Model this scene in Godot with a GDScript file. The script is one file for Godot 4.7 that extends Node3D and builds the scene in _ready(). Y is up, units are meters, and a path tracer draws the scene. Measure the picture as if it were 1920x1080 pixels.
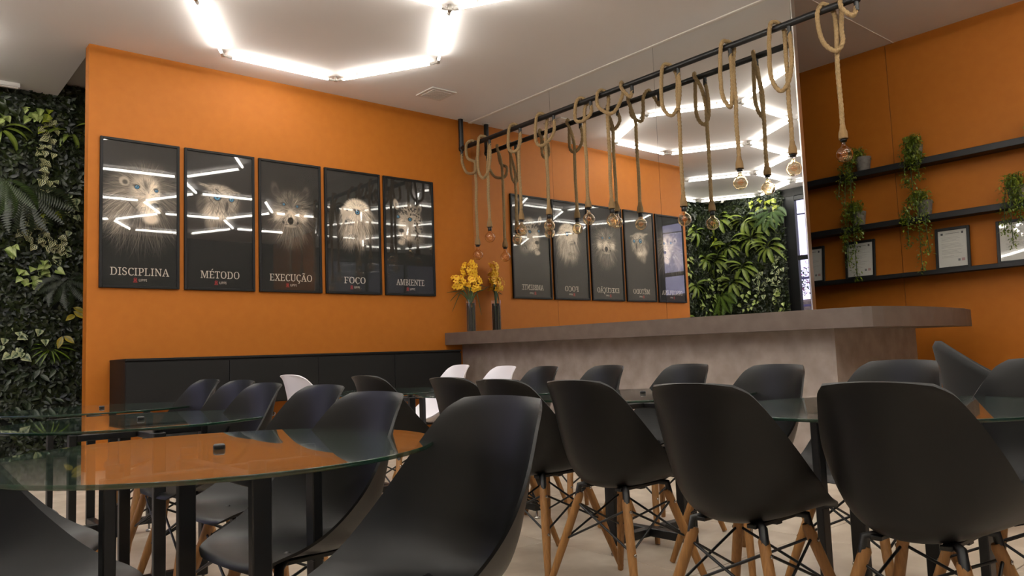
extends Node3D
# ---------------------------------------------------------------- room numbers (metres; orange wall in z = 0, mirror in x = 0)
const HC := 4.161          # ceiling height
const WL := -8.2           # left wall
const WR := 2.1            # right wall (shelves)
const ZF := 11.5           # front glazing
const ZB := -1.9           # planted back wall
var M := {}
var used := {}
var rng := RandomNumberGenerator.new()

func _ready() -> void:
	rng.seed = 4711
	# ---- camera
	var cam := Camera3D.new(); cam.name = "camera"; add_child(cam)
	var yaw := deg_to_rad(40.4508); var pit := deg_to_rad(5.0751); var rol := deg_to_rad(-2.1444)
	var fw := Vector3(sin(yaw) * cos(pit), sin(pit), -cos(yaw) * cos(pit))
	var r0 := Vector3(cos(yaw), 0, sin(yaw)); var u0 := r0.cross(fw)
	var r := cos(rol) * r0 + sin(rol) * u0; var u := -sin(rol) * r0 + cos(rol) * u0
	cam.transform = Transform3D(Basis(r, u, -fw), Vector3(-6.3917, 0.93, 8.2636))
	cam.fov = rad_to_deg(2.0 * atan(540.0 / 1454.366)); cam.near = 0.02; cam.far = 200.0; cam.current = true
	# ---- sky and exposure
	var we := WorldEnvironment.new(); we.name = "world"; add_child(we)
	var env := Environment.new(); we.environment = env
	env.background_mode = Environment.BG_SKY
	var sm := ProceduralSkyMaterial.new()
	sm.sky_top_color = Color(0.58, 0.58, 0.80); sm.sky_horizon_color = Color(0.84, 0.81, 0.95); sm.sky_curve = 0.3
	sm.ground_bottom_color = Color(0.25, 0.23, 0.24); sm.ground_horizon_color = Color(0.45, 0.42, 0.45)
	sm.sun_angle_max = 1.0; sm.energy_multiplier = 1.0
	var sky := Sky.new(); sky.sky_material = sm; env.sky = sky
	env.background_energy_multiplier = 3.0
	env.tonemap_mode = Environment.TONE_MAPPER_LINEAR; env.tonemap_exposure = 1.0
	env.sdfgi_enabled = true; env.ssao_enabled = true; env.ssil_enabled = true
	materials()
	ceiling_tubes()
	shell()
	living_walls()
	posters()
	cabinet()
	bar()
	mirror()
	pendants()
	shelves()
	vase()
	furniture()
	details()
	outside()

# ---------------------------------------------------------------- helpers: names and tags
func numbered(parent: Node, called: String) -> String:
	var key := str(parent.get_instance_id()) + called
	var n: int = used.get(key, 0); used[key] = n + 1
	return called if n == 0 else "%s_%03d" % [called, n]

func tag(o: Node, label := "", category := "", group := "", kind := "") -> void:
	if label: o.set_meta("label", label)
	if category: o.set_meta("category", category)
	if group: o.set_meta("group", group)
	if kind: o.set_meta("kind", kind)

func thing(called: String, label: String, category: String, at := Vector3.ZERO, turn := 0.0, group := "") -> Node3D:
	var o := Node3D.new(); o.name = numbered(self, called); add_child(o, true)
	o.position = at; o.rotation.y = turn
	tag(o, label, category, group)
	return o

func part(called: String, mesh: Mesh, mat: Material, parent: Node, at := Transform3D.IDENTITY) -> MeshInstance3D:
	var o := MeshInstance3D.new(); o.name = numbered(parent, called)
	o.mesh = mesh; o.material_override = mat; o.transform = at
	parent.add_child(o, true)
	return o

func struct(called: String, mesh: Mesh, mat: Material, label: String) -> MeshInstance3D:
	var o := part(called, mesh, mat, self); tag(o, label, "", "", "structure")
	return o

# ---------------------------------------------------------------- helpers: meshes
class MB:
	var v := PackedVector3Array(); var n := PackedVector3Array(); var uv := PackedVector2Array(); var c := PackedColorArray()
	var col := Color.WHITE
	func vert(p: Vector3, nn: Vector3, t := Vector2.ZERO) -> void:
		v.append(p); n.append(nn); uv.append(t); c.append(col)
	func tri(a: Vector3, b: Vector3, d: Vector3, na: Vector3, nb: Vector3, nd: Vector3, ta := Vector2.ZERO, tb := Vector2.ZERO, td := Vector2.ZERO) -> void:
		if (b - a).cross(d - a).dot(na + nb + nd) > 0.0:
			vert(a, na, ta); vert(d, nd, td); vert(b, nb, tb)
		else:
			vert(a, na, ta); vert(b, nb, tb); vert(d, nd, td)
	func flat(pts: Array, nn: Vector3) -> void:
		for i in range(1, pts.size() - 1):
			tri(pts[0], pts[i], pts[i + 1], nn, nn, nn)
	func quad_uv(a: Vector3, b: Vector3, d: Vector3, e: Vector3, nn: Vector3) -> void:
		tri(a, b, d, nn, nn, nn, Vector2(0, 1), Vector2(1, 1), Vector2(1, 0))
		tri(a, d, e, nn, nn, nn, Vector2(0, 1), Vector2(1, 0), Vector2(0, 0))
	func box(size: Vector3, xf := Transform3D.IDENTITY, bev := 0.0) -> void:
		var h := size * 0.5
		bev = minf(bev, minf(h.x, minf(h.y, h.z)) * 0.9)
		var hx := [h.x, h.y, h.z]
		for ax in 3:
			for s in [-1.0, 1.0]:
				var nn := Vector3.ZERO; nn[ax] = s
				var q := []
				for k in [[-1, -1], [1, -1], [1, 1], [-1, 1]]:
					var p := Vector3.ZERO
					p[ax] = s * hx[ax]; p[(ax + 1) % 3] = k[0] * (hx[(ax + 1) % 3] - bev); p[(ax + 2) % 3] = k[1] * (hx[(ax + 2) % 3] - bev)
					q.append(xf * p)
				flat(q, (xf.basis * nn).normalized())
		if bev <= 0.0: return
		for ax in 3:
			var b1 := (ax + 1) % 3; var b2 := (ax + 2) % 3
			for s1 in [-1.0, 1.0]:
				for s2 in [-1.0, 1.0]:
					var q := []
					for k in [[-1, 0], [1, 0], [1, 1], [-1, 1]]:
						var p := Vector3.ZERO
						p[ax] = k[0] * (hx[ax] - bev)
						p[b1] = s1 * (hx[b1] - (bev if k[1] == 0 else 0.0)); p[b2] = s2 * (hx[b2] - (0.0 if k[1] == 0 else bev))
						q.append(xf * p)
					var nn := Vector3.ZERO; nn[b1] = s1; nn[b2] = s2
					flat(q, (xf.basis * nn).normalized())
		for sx in [-1.0, 1.0]:
			for sy in [-1.0, 1.0]:
				for sz in [-1.0, 1.0]:
					var sg := Vector3(sx, sy, sz); var q := []
					for ax in 3:
						var p := Vector3(sg.x * (h.x - bev), sg.y * (h.y - bev), sg.z * (h.z - bev)); p[ax] = sg[ax] * hx[ax]
						q.append(xf * p)
					flat(q, (xf.basis * sg).normalized())
	# rows of points; normals from neighbours, turned towards `side` if given
	func grid(rows: Array, closed := false, flip := false, cols: Array = []) -> void:
		var nr := rows.size(); var nc: int = rows[0].size()
		var nor := []
		for i in nr:
			var line := PackedVector3Array()
			for j in nc:
				var jm := (j - 1 + nc) % nc if closed else maxi(j - 1, 0)
				var jp := (j + 1) % nc if closed else mini(j + 1, nc - 1)
				var a: Vector3 = rows[mini(i + 1, nr - 1)][j] - rows[maxi(i - 1, 0)][j]
				var b: Vector3 = rows[i][jp] - rows[i][jm]
				if a.length_squared() < 1e-14: a = rows[mini(i + 1, nr - 1)][(j + nc / 2) % nc] - rows[maxi(i - 1, 0)][(j + nc / 2) % nc]
				var q := a.cross(b).normalized()
				line.append(-q if flip else q)
			nor.append(line)
		for i in nr - 1:
			for j in (nc if closed else nc - 1):
				var k := (j + 1) % nc
				if cols: col = cols[i][j]
				var ta := Vector2(float(j) / (nc - 1), float(i) / (nr - 1)); var tb := Vector2(float(j + 1) / (nc - 1), float(i) / (nr - 1))
				var tc := Vector2(tb.x, float(i + 1) / (nr - 1)); var td := Vector2(ta.x, tc.y)
				tri(rows[i][j], rows[i][k], rows[i + 1][k], nor[i][j], nor[i][k], nor[i + 1][k], ta, tb, tc)
				tri(rows[i][j], rows[i + 1][k], rows[i + 1][j], nor[i][j], nor[i + 1][k], nor[i + 1][j], ta, tc, td)
	func tube(path: Array, rad: Array, sides := 8, caps := true, lobes := 0, pitch := 0.1) -> void:
		var rows := []; var np := path.size()
		var up := Vector3(0.31, 0.2, 0.93).normalized(); var s := 0.0
		for i in np:
			var t: Vector3 = (path[mini(i + 1, np - 1)] - path[maxi(i - 1, 0)]).normalized()
			var x := up - t * up.dot(t)
			if x.length() < 0.05: x = Vector3.RIGHT - t * t.x
			x = x.normalized(); up = x
			var y := t.cross(x)
			if i > 0: s += (path[i] - path[i - 1]).length()
			var rr: float = rad[mini(i, rad.size() - 1)]
			var ring := []
			for k in sides:
				var a := TAU * k / sides
				var q := rr
				if lobes > 0: q = rr * (0.74 + 0.30 * absf(cos(lobes * 0.5 * (a - TAU * s / pitch))))
				ring.append(path[i] + (x * cos(a) + y * sin(a)) * q)
			rows.append(ring)
		grid(rows, true, false)
		if caps:
			for e in [0, np - 1]:
				var t: Vector3 = (path[0] - path[1]).normalized() if e == 0 else (path[np - 1] - path[np - 2]).normalized()
				flat(rows[e], t)
	func lathe(prof: Array, sides := 24, xf := Transform3D.IDENTITY) -> void:
		var rows := []
		for p in prof:
			var ring := []
			for k in sides:
				var a := TAU * k / sides
				ring.append(xf * Vector3(maxf(p.x, 1e-5) * cos(a), p.y, maxf(p.x, 1e-5) * sin(a)))
			rows.append(ring)
		grid(rows, true, false)
	func done() -> ArrayMesh:
		var arr := []; arr.resize(Mesh.ARRAY_MAX)
		arr[Mesh.ARRAY_VERTEX] = v; arr[Mesh.ARRAY_NORMAL] = n; arr[Mesh.ARRAY_TEX_UV] = uv; arr[Mesh.ARRAY_COLOR] = c
		var m := ArrayMesh.new(); m.add_surface_from_arrays(Mesh.PRIMITIVE_TRIANGLES, arr)
		return m

func box(size: Vector3, at := Vector3.ZERO, bev := 0.0) -> ArrayMesh:
	var b := MB.new(); b.box(size, Transform3D(Basis.IDENTITY, at), bev); return b.done()

func span(a: Vector3, b: Vector3, bev := 0.0) -> ArrayMesh:
	return box((b - a).abs(), (a + b) * 0.5, bev)

func tubem(path: Array, rad: Array, sides := 8) -> ArrayMesh:
	var b := MB.new(); b.tube(path, rad, sides); return b.done()

func lathem(prof: Array, sides := 24) -> ArrayMesh:
	var b := MB.new(); b.lathe(prof, sides); return b.done()

func smooth(pts: Array, per := 6) -> Array:
	var out := []
	for i in pts.size() - 1:
		var a: Vector3 = pts[maxi(i - 1, 0)]; var b: Vector3 = pts[i]; var c: Vector3 = pts[i + 1]; var d: Vector3 = pts[mini(i + 2, pts.size() - 1)]
		for k in per: out.append(b.cubic_interpolate(c, a, d, float(k) / per))
	out.append(pts[-1])
	return out

func at(x: float, y: float, z: float) -> Transform3D:
	return Transform3D(Basis.IDENTITY, Vector3(x, y, z))

# ---------------------------------------------------------------- materials
func mat(key: String, col: Color, rough := 0.6, metal := 0.0, spec := 0.5) -> StandardMaterial3D:
	var m := StandardMaterial3D.new(); m.resource_name = key
	m.albedo_color = col; m.roughness = rough; m.metallic = metal; m.metallic_specular = spec
	M[key] = m
	return m

func noise_tex(freq: float, lo: Color, hi: Color, size := 512, oct := 5, sd := 1, mid := -1.0) -> NoiseTexture2D:
	var n := FastNoiseLite.new(); n.noise_type = FastNoiseLite.TYPE_SIMPLEX_SMOOTH; n.frequency = freq; n.fractal_octaves = oct; n.seed = sd
	var t := NoiseTexture2D.new(); t.width = size; t.height = size; t.seamless = true; t.noise = n
	var g := Gradient.new(); g.set_color(0, lo); g.set_color(1, hi)
	if mid > 0.0: g.add_point(mid, lo.lerp(hi, 0.35))
	t.color_ramp = g
	return t

func tri_tex(m: StandardMaterial3D, t: Texture2D, scale: Vector3, world := true) -> void:
	m.albedo_texture = t; m.uv1_triplanar = true; m.uv1_world_triplanar = world; m.uv1_scale = scale

func glass(key: String, col: Color, alpha: float, rough := 0.02) -> StandardMaterial3D:
	var m := mat(key, Color(col.r, col.g, col.b, alpha), rough)
	m.transparency = BaseMaterial3D.TRANSPARENCY_ALPHA
	return m

func materials() -> void:
	var m := mat("orange_paint", Color(1, 1, 1), 0.62, 0.0, 0.4)
	tri_tex(m, noise_tex(0.02, Color(0.65, 0.37, 0.065), Color(0.67, 0.39, 0.078)), Vector3.ONE * 0.7)
	mat("ceiling_paint", Color(0.90, 0.88, 0.87), 0.85)
	mat("soffit_paint", Color(0.70, 0.67, 0.63), 0.85)
	mat("dark_paint", Color(0.16, 0.155, 0.15), 0.7)
	m = mat("concrete", Color(1, 1, 1), 0.62)
	tri_tex(m, noise_tex(0.012, Color(0.52, 0.475, 0.445), Color(0.64, 0.595, 0.565), 1024, 5, 5), Vector3.ONE * 0.35)
	m = mat("concrete_top", Color(1, 1, 1), 0.55)
	tri_tex(m, noise_tex(0.015, Color(0.345, 0.295, 0.265), Color(0.40, 0.35, 0.315), 512, 6, 8), Vector3.ONE * 0.7)
	for i in 3:
		m = mat("tile%d" % i, Color(1, 1, 1), 0.32)
		tri_tex(m, noise_tex(0.008, Color(0.66, 0.60, 0.53), Color(0.80, 0.755, 0.69), 512, 6, 20 + i, 0.4), Vector3.ONE * 0.8)
	mat("grout", Color(0.42, 0.38, 0.34), 0.9)
	mat("black_metal", Color(0.05, 0.052, 0.055), 0.42, 0.0, 0.5)
	mat("black_wood", Color(0.04, 0.04, 0.037), 0.55, 0.0, 0.4)
	mat("shelf_black", Color(0.075, 0.08, 0.082), 0.5)
	m = mat("plastic_black", Color(0.045, 0.045, 0.043), 0.42, 0.0, 0.42)
	m = mat("plastic_white", Color(0.86, 0.85, 0.87), 0.38)
	m = mat("beech", Color(1, 1, 1), 0.5)
	tri_tex(m, noise_tex(0.03, Color(0.50, 0.345, 0.175), Color(0.66, 0.47, 0.255), 256, 4, 31), Vector3(14, 1.2, 14), false)
	mat("chrome", Color(0.75, 0.74, 0.72), 0.25, 1.0)
	mat("steel", Color(0.8, 0.79, 0.77), 0.3, 1.0)
	mat("mirror", Color(0.93, 0.935, 0.93), 0.0, 1.0)
	mat("white_plastic", Color(0.82, 0.80, 0.78), 0.5)
	mat("white_trim", Color(0.90, 0.87, 0.84), 0.6)
	m = mat("rope", Color(1, 1, 1), 0.95)
	tri_tex(m, noise_tex(0.05, Color(0.45, 0.36, 0.24), Color(0.65, 0.545, 0.385), 256, 5, 41), Vector3.ONE * 6.0, false)
	m = mat("jute", Color(1, 1, 1), 0.95)
	tri_tex(m, noise_tex(0.08, Color(0.43, 0.335, 0.21), Color(0.58, 0.465, 0.31), 256, 5, 42), Vector3.ONE * 8.0, false)
	glass("pane", Color(0.75, 0.80, 0.80), 0.03)
	glass("picture_glass", Color(0.6, 0.62, 0.6), 0.02)
	glass("table_glass", Color(0.35, 0.45, 0.40), 0.10)
	glass("table_edge", Color(0.03, 0.19, 0.12), 0.82, 0.08)
	m = glass("bulb_glass", Color(0.985, 0.935, 0.84), 0.0, 0.0); m.refraction_enabled = true; m.refraction_scale = 0.05
	glass("vase_glass", Color(0.5, 0.55, 0.5), 0.02)
	glass("tinted_pane", Color(0.20, 0.25, 0.22), 0.72)
	m = mat("filament", Color(0.9, 0.55, 0.2), 0.4)
	m = mat("tube_glow", Color(0.95, 0.95, 0.93), 0.4)
	m.emission_enabled = true; m.emission = Color(1.0, 0.985, 0.95); m.emission_energy_multiplier = 35.0
	m = mat("leaf", Color(1, 1, 1), 0.42); m.vertex_color_use_as_albedo = true; m.backlight_enabled = true; m.backlight = Color(0.12, 0.16, 0.05)
	m = mat("petal", Color(1, 1, 1), 0.6); m.vertex_color_use_as_albedo = true; m.backlight_enabled = true; m.backlight = Color(0.3, 0.25, 0.05)
	mat("stem", Color(0.20, 0.26, 0.10), 0.7)
	mat("soil_panel", Color(0.06, 0.075, 0.045), 0.95)
	m = mat("pot", Color(1, 1, 1), 0.85)
	tri_tex(m, noise_tex(0.03, Color(0.36, 0.34, 0.32), Color(0.50, 0.48, 0.45), 256, 5, 51), Vector3.ONE * 3.0)
	mat("paper", Color(0.84, 0.83, 0.80), 0.8)
	m = mat("lettering", Color(0.80, 0.75, 0.69), 0.7)
	mat("logo_red", Color(0.62, 0.10, 0.09), 0.7)
	m = mat("fabric", Color(0.085, 0.088, 0.088), 0.9); m.rim_enabled = true; m.rim = 0.3

# ---------------------------------------------------------------- honeycomb of ceiling tubes
func ceiling_tubes() -> void:
	var a := 1.27; var y := HC - 0.05
	var seen := {}; var nodes := {}
	for i in range(2, -4, -1):
		for j in range(-3, 8):
			var cx := -2.95 + 1.5 * a * i; var cz := 1.65 + sqrt(3.0) * a * (j - i * 0.5)
			for k in 6:
				var p := Vector3(cx + a * cos(PI / 3 * k), y, cz + a * sin(PI / 3 * k)); var q := Vector3(cx + a * cos(PI / 3 * (k + 1)), y, cz + a * sin(PI / 3 * (k + 1)))
				var mid := (p + q) * 0.5
				var lo := 0.1 if maxf(p.x, q.x) > -4.9 else -1.75
				if i > 0: lo = 5.5
				if maxf(p.x, q.x) > WR - 0.2 or minf(p.z, q.z) < lo or maxf(p.z, q.z) > 10.9 or minf(p.x, q.x) < -8.1: continue
				var key := "%d_%d" % [roundi(mid.x * 50), roundi(mid.z * 50)]
				if seen.has(key): continue
				seen[key] = [p, q]
				for e in [p, q]:
					var nk := "%d_%d" % [roundi(e.x * 20), roundi(e.z * 20)]
					if not nodes.has(nk): nodes[nk] = [e, []]
					nodes[nk][1].append((mid - e).normalized())
	var L := a - 0.16
	var glow := lathem([Vector2(0, -L / 2), Vector2(0.014, -L / 2), Vector2(0.014, L / 2), Vector2(0, L / 2)], 12)
	var cap := lathem([Vector2(0, -0.02), Vector2(0.0145, -0.02), Vector2(0.0165, 0.0), Vector2(0.0165, 0.028), Vector2(0, 0.028)], 12)
	var near := [[Vector2(-2.95, 0.55), "glowing ceiling tube parallel and closest to the orange wall, lower left side of the hexagon"], [Vector2(-2.0, 1.1), "glowing ceiling tube at the lower right side of the hexagon, nearest the ceiling vent"], [Vector2(-2.0, 2.2), "short looking upright glowing ceiling tube at the right side of the hexagon"], [Vector2(-3.9, 1.1), "slanting glowing ceiling tube at the left side of the hexagon"], [Vector2(-2.95, 2.75), "glowing ceiling tube cut by the top edge, left of the three way joint"], [Vector2(-2.0, 3.3), "glowing ceiling tube cut by the top edge, right of the three way joint"]]
	var corner := [[Vector2(-3.585, 0.55), "tube lamp joint at the lower left corner of the hexagon"], [Vector2(-2.315, 0.55), "tube lamp joint at the bottom corner of the hexagon, nearest the orange wall"], [Vector2(-1.68, 1.65), "tube lamp joint at the right corner of the hexagon, above the vent"], [Vector2(-2.315, 2.75), "three way tube lamp joint at the top edge of the photo"], [Vector2(-4.22, 1.65), "tube lamp joint at the top end of the slanting left tube"]]
	var clip := box(Vector3(0.02, 0.036, 0.03), Vector3.ZERO, 0.003)
	for key in seen:
		var p: Vector3 = seen[key][0]; var q: Vector3 = seen[key][1]
		var d := (q - p).normalized(); var mid := (p + q) * 0.5
		var lab := "white glowing tube lamp of the ceiling honeycomb, seen only in reflections"
		for e in near:
			if Vector2(mid.x, mid.z).distance_to(e[0]) < 0.15: lab = e[1]
		var o := thing("ceiling_tube", lab, "tube lamp", mid, 0.0, "hexagon tube lamps on the ceiling")
		var b := Basis(d.cross(Vector3.UP), d, Vector3.UP)
		part("glowing_tube", glow, M.tube_glow, o, Transform3D(b, Vector3.ZERO))
		for s in [-1.0, 1.0]:
			part("end_cap", cap, M.white_plastic, o, Transform3D(Basis(b.x, b.y * s, b.z * s), d * s * (L / 2 + 0.004)))
		for s in [-0.35, 0.35]: part("clip", clip, M.white_plastic, o, Transform3D(Basis(d, Vector3.UP, d.cross(Vector3.UP)), d * s + Vector3(0, 0.031, 0)))
		var l := AreaLight3D.new(); l.name = "tube_light"; l.area_size = Vector2(L, 0.028); l.light_energy = 0.18; l.light_color = Color(1.0, 0.985, 0.95)
		l.shadow_enabled = true; l.area_range = 30.0
		l.transform = Transform3D(Basis(d, d.cross(Vector3.UP), Vector3.UP).orthonormalized(), Vector3(0, -0.02, 0))
		if l.transform.basis.z.y < 0.0: l.transform.basis = Basis(d, -d.cross(Vector3.UP), Vector3.UP)
		o.add_child(l)
	for nk in nodes:
		var e: Vector3 = nodes[nk][0]
		var lab := "small tube lamp joint of the ceiling honeycomb, seen only in reflections"
		for q in corner:
			if Vector2(e.x, e.z).distance_to(q[0]) < 0.15: lab = q[1]
		var o := thing("tube_connector", lab, "connector", e, 0.0, "tube lamp joints on the ceiling")
		var hub := MB.new(); hub.lathe([Vector2(0, -0.014), Vector2(0.018, -0.014), Vector2(0.022, 0.0), Vector2(0.018, 0.049), Vector2(0, 0.049)], 12)
		part("hub", hub.done(), M.steel, o)
		for d in nodes[nk][1]:
			part("arm", tubem([d * 0.015, d * 0.055], [0.012], 8), M.white_plastic, o)

# ---------------------------------------------------------------- room shell
func shell() -> void:
	# floor of large tiles
	var fl := struct("floor", span(Vector3(WL - 0.15, -0.2, -2.05), Vector3(WR + 0.15, -0.004, ZF + 0.15)), M.grout, "pale stone tile floor")
	var ts := 0.9
	var variants := []
	for i in 3: variants.append(box(Vector3(ts - 0.004, 0.02, ts - 0.004), Vector3.ZERO, 0.0015))
	for i in 12:
		for j in 15:
			var x0 := WL + i * ts; var z0 := ZB + j * ts
			var x1 := minf(x0 + ts, WR); var z1 := minf(z0 + ts, ZF)
			if x1 - x0 < 0.05 or z1 - z0 < 0.05: continue
			var mesh: Mesh = variants[(i + j) % 3] if x1 - x0 > 0.899 and z1 - z0 > 0.899 else box(Vector3(x1 - x0 - 0.004, 0.02, z1 - z0 - 0.004), Vector3.ZERO, 0.0015)
			part("tile", mesh, M["tile%d" % ((i * 7 + j * 3) % 3)], fl, at((x0 + x1) / 2, -0.01, (z0 + z1) / 2))
	struct("wall_back", span(Vector3(-4.697, 0, -0.15), Vector3(WR, HC, 0)), M.orange_paint, "orange painted wall carrying the framed posters")
	var wr := struct("wall_right", span(Vector3(WR + 0.012, 0, -2.05), Vector3(WR + 0.15, HC + 0.2, ZF + 0.15)), M.dark_paint, "orange panelled wall behind the shelves")
	var zs := [0.0, 2.3, 4.716, 7.1, 9.5, ZF]
	for i in 5:
		part("wall_panel", span(Vector3(WR, 0, zs[i] + 0.003), Vector3(WR + 0.014, HC, zs[i + 1] - 0.003), 0.002), M.orange_paint, wr)
	struct("ceiling", span(Vector3(WL - 0.15, HC, 0), Vector3(WR + 0.15, HC + 0.35, ZF + 0.15)), M.ceiling_paint, "white plaster ceiling over the dining room")
	struct("ceiling_001", span(Vector3(WL - 0.15, HC, -2.05), Vector3(-4.65, HC + 0.35, 0)), M.ceiling_paint, "white ceiling continuing in front of the planted wall")
	struct("ceiling_002", span(Vector3(-4.65, HC + 0.17, -2.05), Vector3(WR + 0.15, HC + 0.35, 0)), M.soffit_paint, "raised grey ceiling of the passage behind the orange wall")
	struct("wall_corridor", span(Vector3(-2.6, 0, ZB), Vector3(-2.5, HC + 0.17, -0.15)), M.soffit_paint, "grey end wall of the passage behind the orange wall")
	struct("wall_garden", span(Vector3(WL - 0.15, 0, ZB - 0.15), Vector3(-2.5, HC + 0.35, ZB)), M.dark_paint, "dark wall under the planted panel")
	struct("wall_left", span(Vector3(WL - 0.15, 0, -2.05), Vector3(WL, HC, -0.12)), M.dark_paint, "dark side wall under the second planted panel")
	struct("trim_1", span(Vector3(-0.03, HC - 0.012, 0.0), Vector3(0.0, HC, 4.85), 0.002), M.white_trim, "thin white bead where the mirror meets the ceiling")
	struct("trim_2", span(Vector3(0.0, HC - 0.006, 4.80), Vector3(WR, HC, 4.815), 0.002), M.white_trim, "thin white joint line across the ceiling to the shelf wall")
	# left glazing: black frames with panes
	glazing("window_1", Vector3(WL, 0, -0.12), Vector3(0, 0, 1), 3.6, 4.0, 2, "black framed glass side wall of the dining room")
	struct("wall_left_001", span(Vector3(WL - 0.15, 0, 3.48), Vector3(WL, HC, ZF + 0.15)), M.soffit_paint, "grey left wall beside the camera")
	struct("wall_left_002", span(Vector3(WL - 0.15, 4.0, -0.12), Vector3(WL, HC, 3.48)), M.dark_paint, "dark lintel over the side glazing")
	glazing("window_2", Vector3(-7.6, 0, ZF), Vector3(1, 0, 0), 4.0, 3.9, 3, "black framed glass shop front")
	glazing("window_3", Vector3(-3.4, 0, ZF - 0.12), Vector3(1, 0, 0), 3.4, 3.2, 2, "dark glazed doors beside the shop front")
	struct("wall_front", span(Vector3(WL, 3.9, ZF), Vector3(WR, HC, ZF + 0.15)), M.dark_paint, "dark band over the glass shop front")
	struct("wall_front_001", span(Vector3(WL, 0, ZF), Vector3(-7.6, 3.9, ZF + 0.15)), M.dark_paint, "dark pier at the left of the shop front")
	struct("wall_front_002", span(Vector3(-3.6, 0, ZF), Vector3(WR, 3.9, ZF + 0.15)), M.dark_paint, "dark pier at the right of the shop front")

func glazing(called: String, o: Vector3, d: Vector3, w: float, h: float, n: int, label: String) -> void:
	var g := Node3D.new(); g.name = called; add_child(g); tag(g, label, "", "", "structure"); g.position = o
	var out := Vector3.UP.cross(d)
	var b := Basis(d, Vector3.UP, d.cross(Vector3.UP))
	var off := -out * 0.06 if called == "window_1" else out * 0.0
	off = Vector3(-0.06, 0, 0) if called == "window_1" else Vector3(0, 0, 0.06)
	for i in n + 1:
		var ww := 0.24 if i == 0 else 0.09
		part("mullion", box(Vector3(ww, h, 0.10), Vector3.ZERO, 0.004), M.black_metal, g, Transform3D(b, d * (clampf(w * i / n, ww / 2, w - ww / 2)) + Vector3(0, h / 2, 0) + off))
	for yy in [0.06, h * 0.68, h - 0.05]:
		part("rail", box(Vector3(w, 0.09, 0.08), Vector3.ZERO, 0.004), M.black_metal, g, Transform3D(b, d * (w / 2) + Vector3(0, yy, 0) + off))
	for i in n:
		part("pane", box(Vector3(w / n - 0.02, h - 0.04, 0.012)), (M.pane if called == "window_1" else M.tinted_pane), g, Transform3D(b, d * (w * (i + 0.5) / n) + Vector3(0, h / 2, 0) + off))

# ---------------------------------------------------------------- foliage
func lin(r: float, g: float, b: float) -> Color:
	return Color(r, g, b).srgb_to_linear()

# a leaf along +z from its base, face +y; kind: heart, oval, strap
func leaf(mb: MB, xf: Transform3D, L: float, W: float, kind: String, bend: float, ca: Color, cb: Color, stripes := false, nr := 6, nc := 5) -> void:
	var rows := []; var cols := []
	var p := Vector3.ZERO; var ang := 0.0
	for i in nr + 1:
		var t := float(i) / nr
		var w := 0.0
		if kind == "heart": w = sin(PI * pow(t, 0.55)) * (1.0 - 0.25 * t)
		elif kind == "strap": w = pow(sin(PI * clampf(t * 0.93 + 0.07, 0, 1)), 0.6)
		else: w = sin(PI * pow(t, 0.85))
		w = maxf(w, 0.02) * W * 0.5
		var row := []; var line := []
		var up := Vector3(0, cos(ang), sin(ang))
		for j in nc:
			var s := 2.0 * j / (nc - 1) - 1.0
			row.append(xf * (p + Vector3(s * w, 0, 0) + up * absf(s) * w * 0.28))
			var k := absf(s)
			if stripes: line.append(cb if (j + (i / 2)) % 2 == 0 else ca)
			else: line.append(ca.lerp(cb, clampf(k * 0.9 + (0.15 if i % 2 else 0.0), 0, 1)))
		rows.append(row); cols.append(line)
		ang += bend / nr
		p += Vector3(0, -sin(ang), cos(ang)) * (L / nr)
	mb.grid(rows, false, true, cols)

func look(dir: Vector3, face: Vector3) -> Basis:
	var z := dir.normalized(); var x := face.cross(z)
	if x.length() < 0.01: x = Vector3.RIGHT
	x = x.normalized()
	return Basis(x, z.cross(x), z)

func leaf_mesh(L: float, W: float, kind: String, bend: float, ca: Color, cb: Color, stripes := false, nr := 6, nc := 5) -> ArrayMesh:
	var b := MB.new(); leaf(b, Transform3D.IDENTITY, L, W, kind, bend, ca, cb, stripes, nr, nc); return b.done()

func wall_plants(o: Node3D, kind: String, spot: Vector2, r: Vector2, count: int, variants: Array, lift := 0.06) -> void:
	# a plant made of separately placed leaves over an ellipse of the panel
	var p := Node3D.new(); p.name = numbered(o, kind); o.add_child(p, true); p.position = Vector3(spot.x, spot.y, 0.0)
	for i in count:
		var a := rng.randf() * TAU; var q := sqrt(rng.randf())
		var at2 := Vector2(cos(a) * r.x * q, sin(a) * r.y * q)
		var dir := Vector3(rng.randf_range(-0.7, 0.7), rng.randf_range(-1.0, -0.1), rng.randf_range(0.1, 0.7))
		var bs := look(dir, Vector3(rng.randf_range(-0.3, 0.3), 0.45, 1.0)).scaled(Vector3.ONE * rng.randf_range(0.9, 1.3))
		part("leaf", variants[rng.randi() % variants.size()], M.leaf, p, Transform3D(bs, Vector3(at2.x, at2.y, lift + rng.randf() * 0.08)))

func rosette(o: Node3D, kind: String, spot: Vector2, variants: Array, count: int, size := 1.0) -> void:
	var p := Node3D.new(); p.name = numbered(o, kind); o.add_child(p, true); p.position = Vector3(spot.x, spot.y, 0.05)
	for i in count:
		var a := TAU * (i + rng.randf_range(-0.3, 0.3)) / count
		var dir := Vector3(cos(a), sin(a) * 0.8 + 0.25, 0.75)
		var bs := look(dir, Vector3(-cos(a) * 0.3, 1.0, 0.6)).scaled(Vector3.ONE * size * rng.randf_range(0.8, 1.15))
		part("leaf", variants[i % variants.size()], M.leaf, p, Transform3D(bs, Vector3.ZERO))

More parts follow.
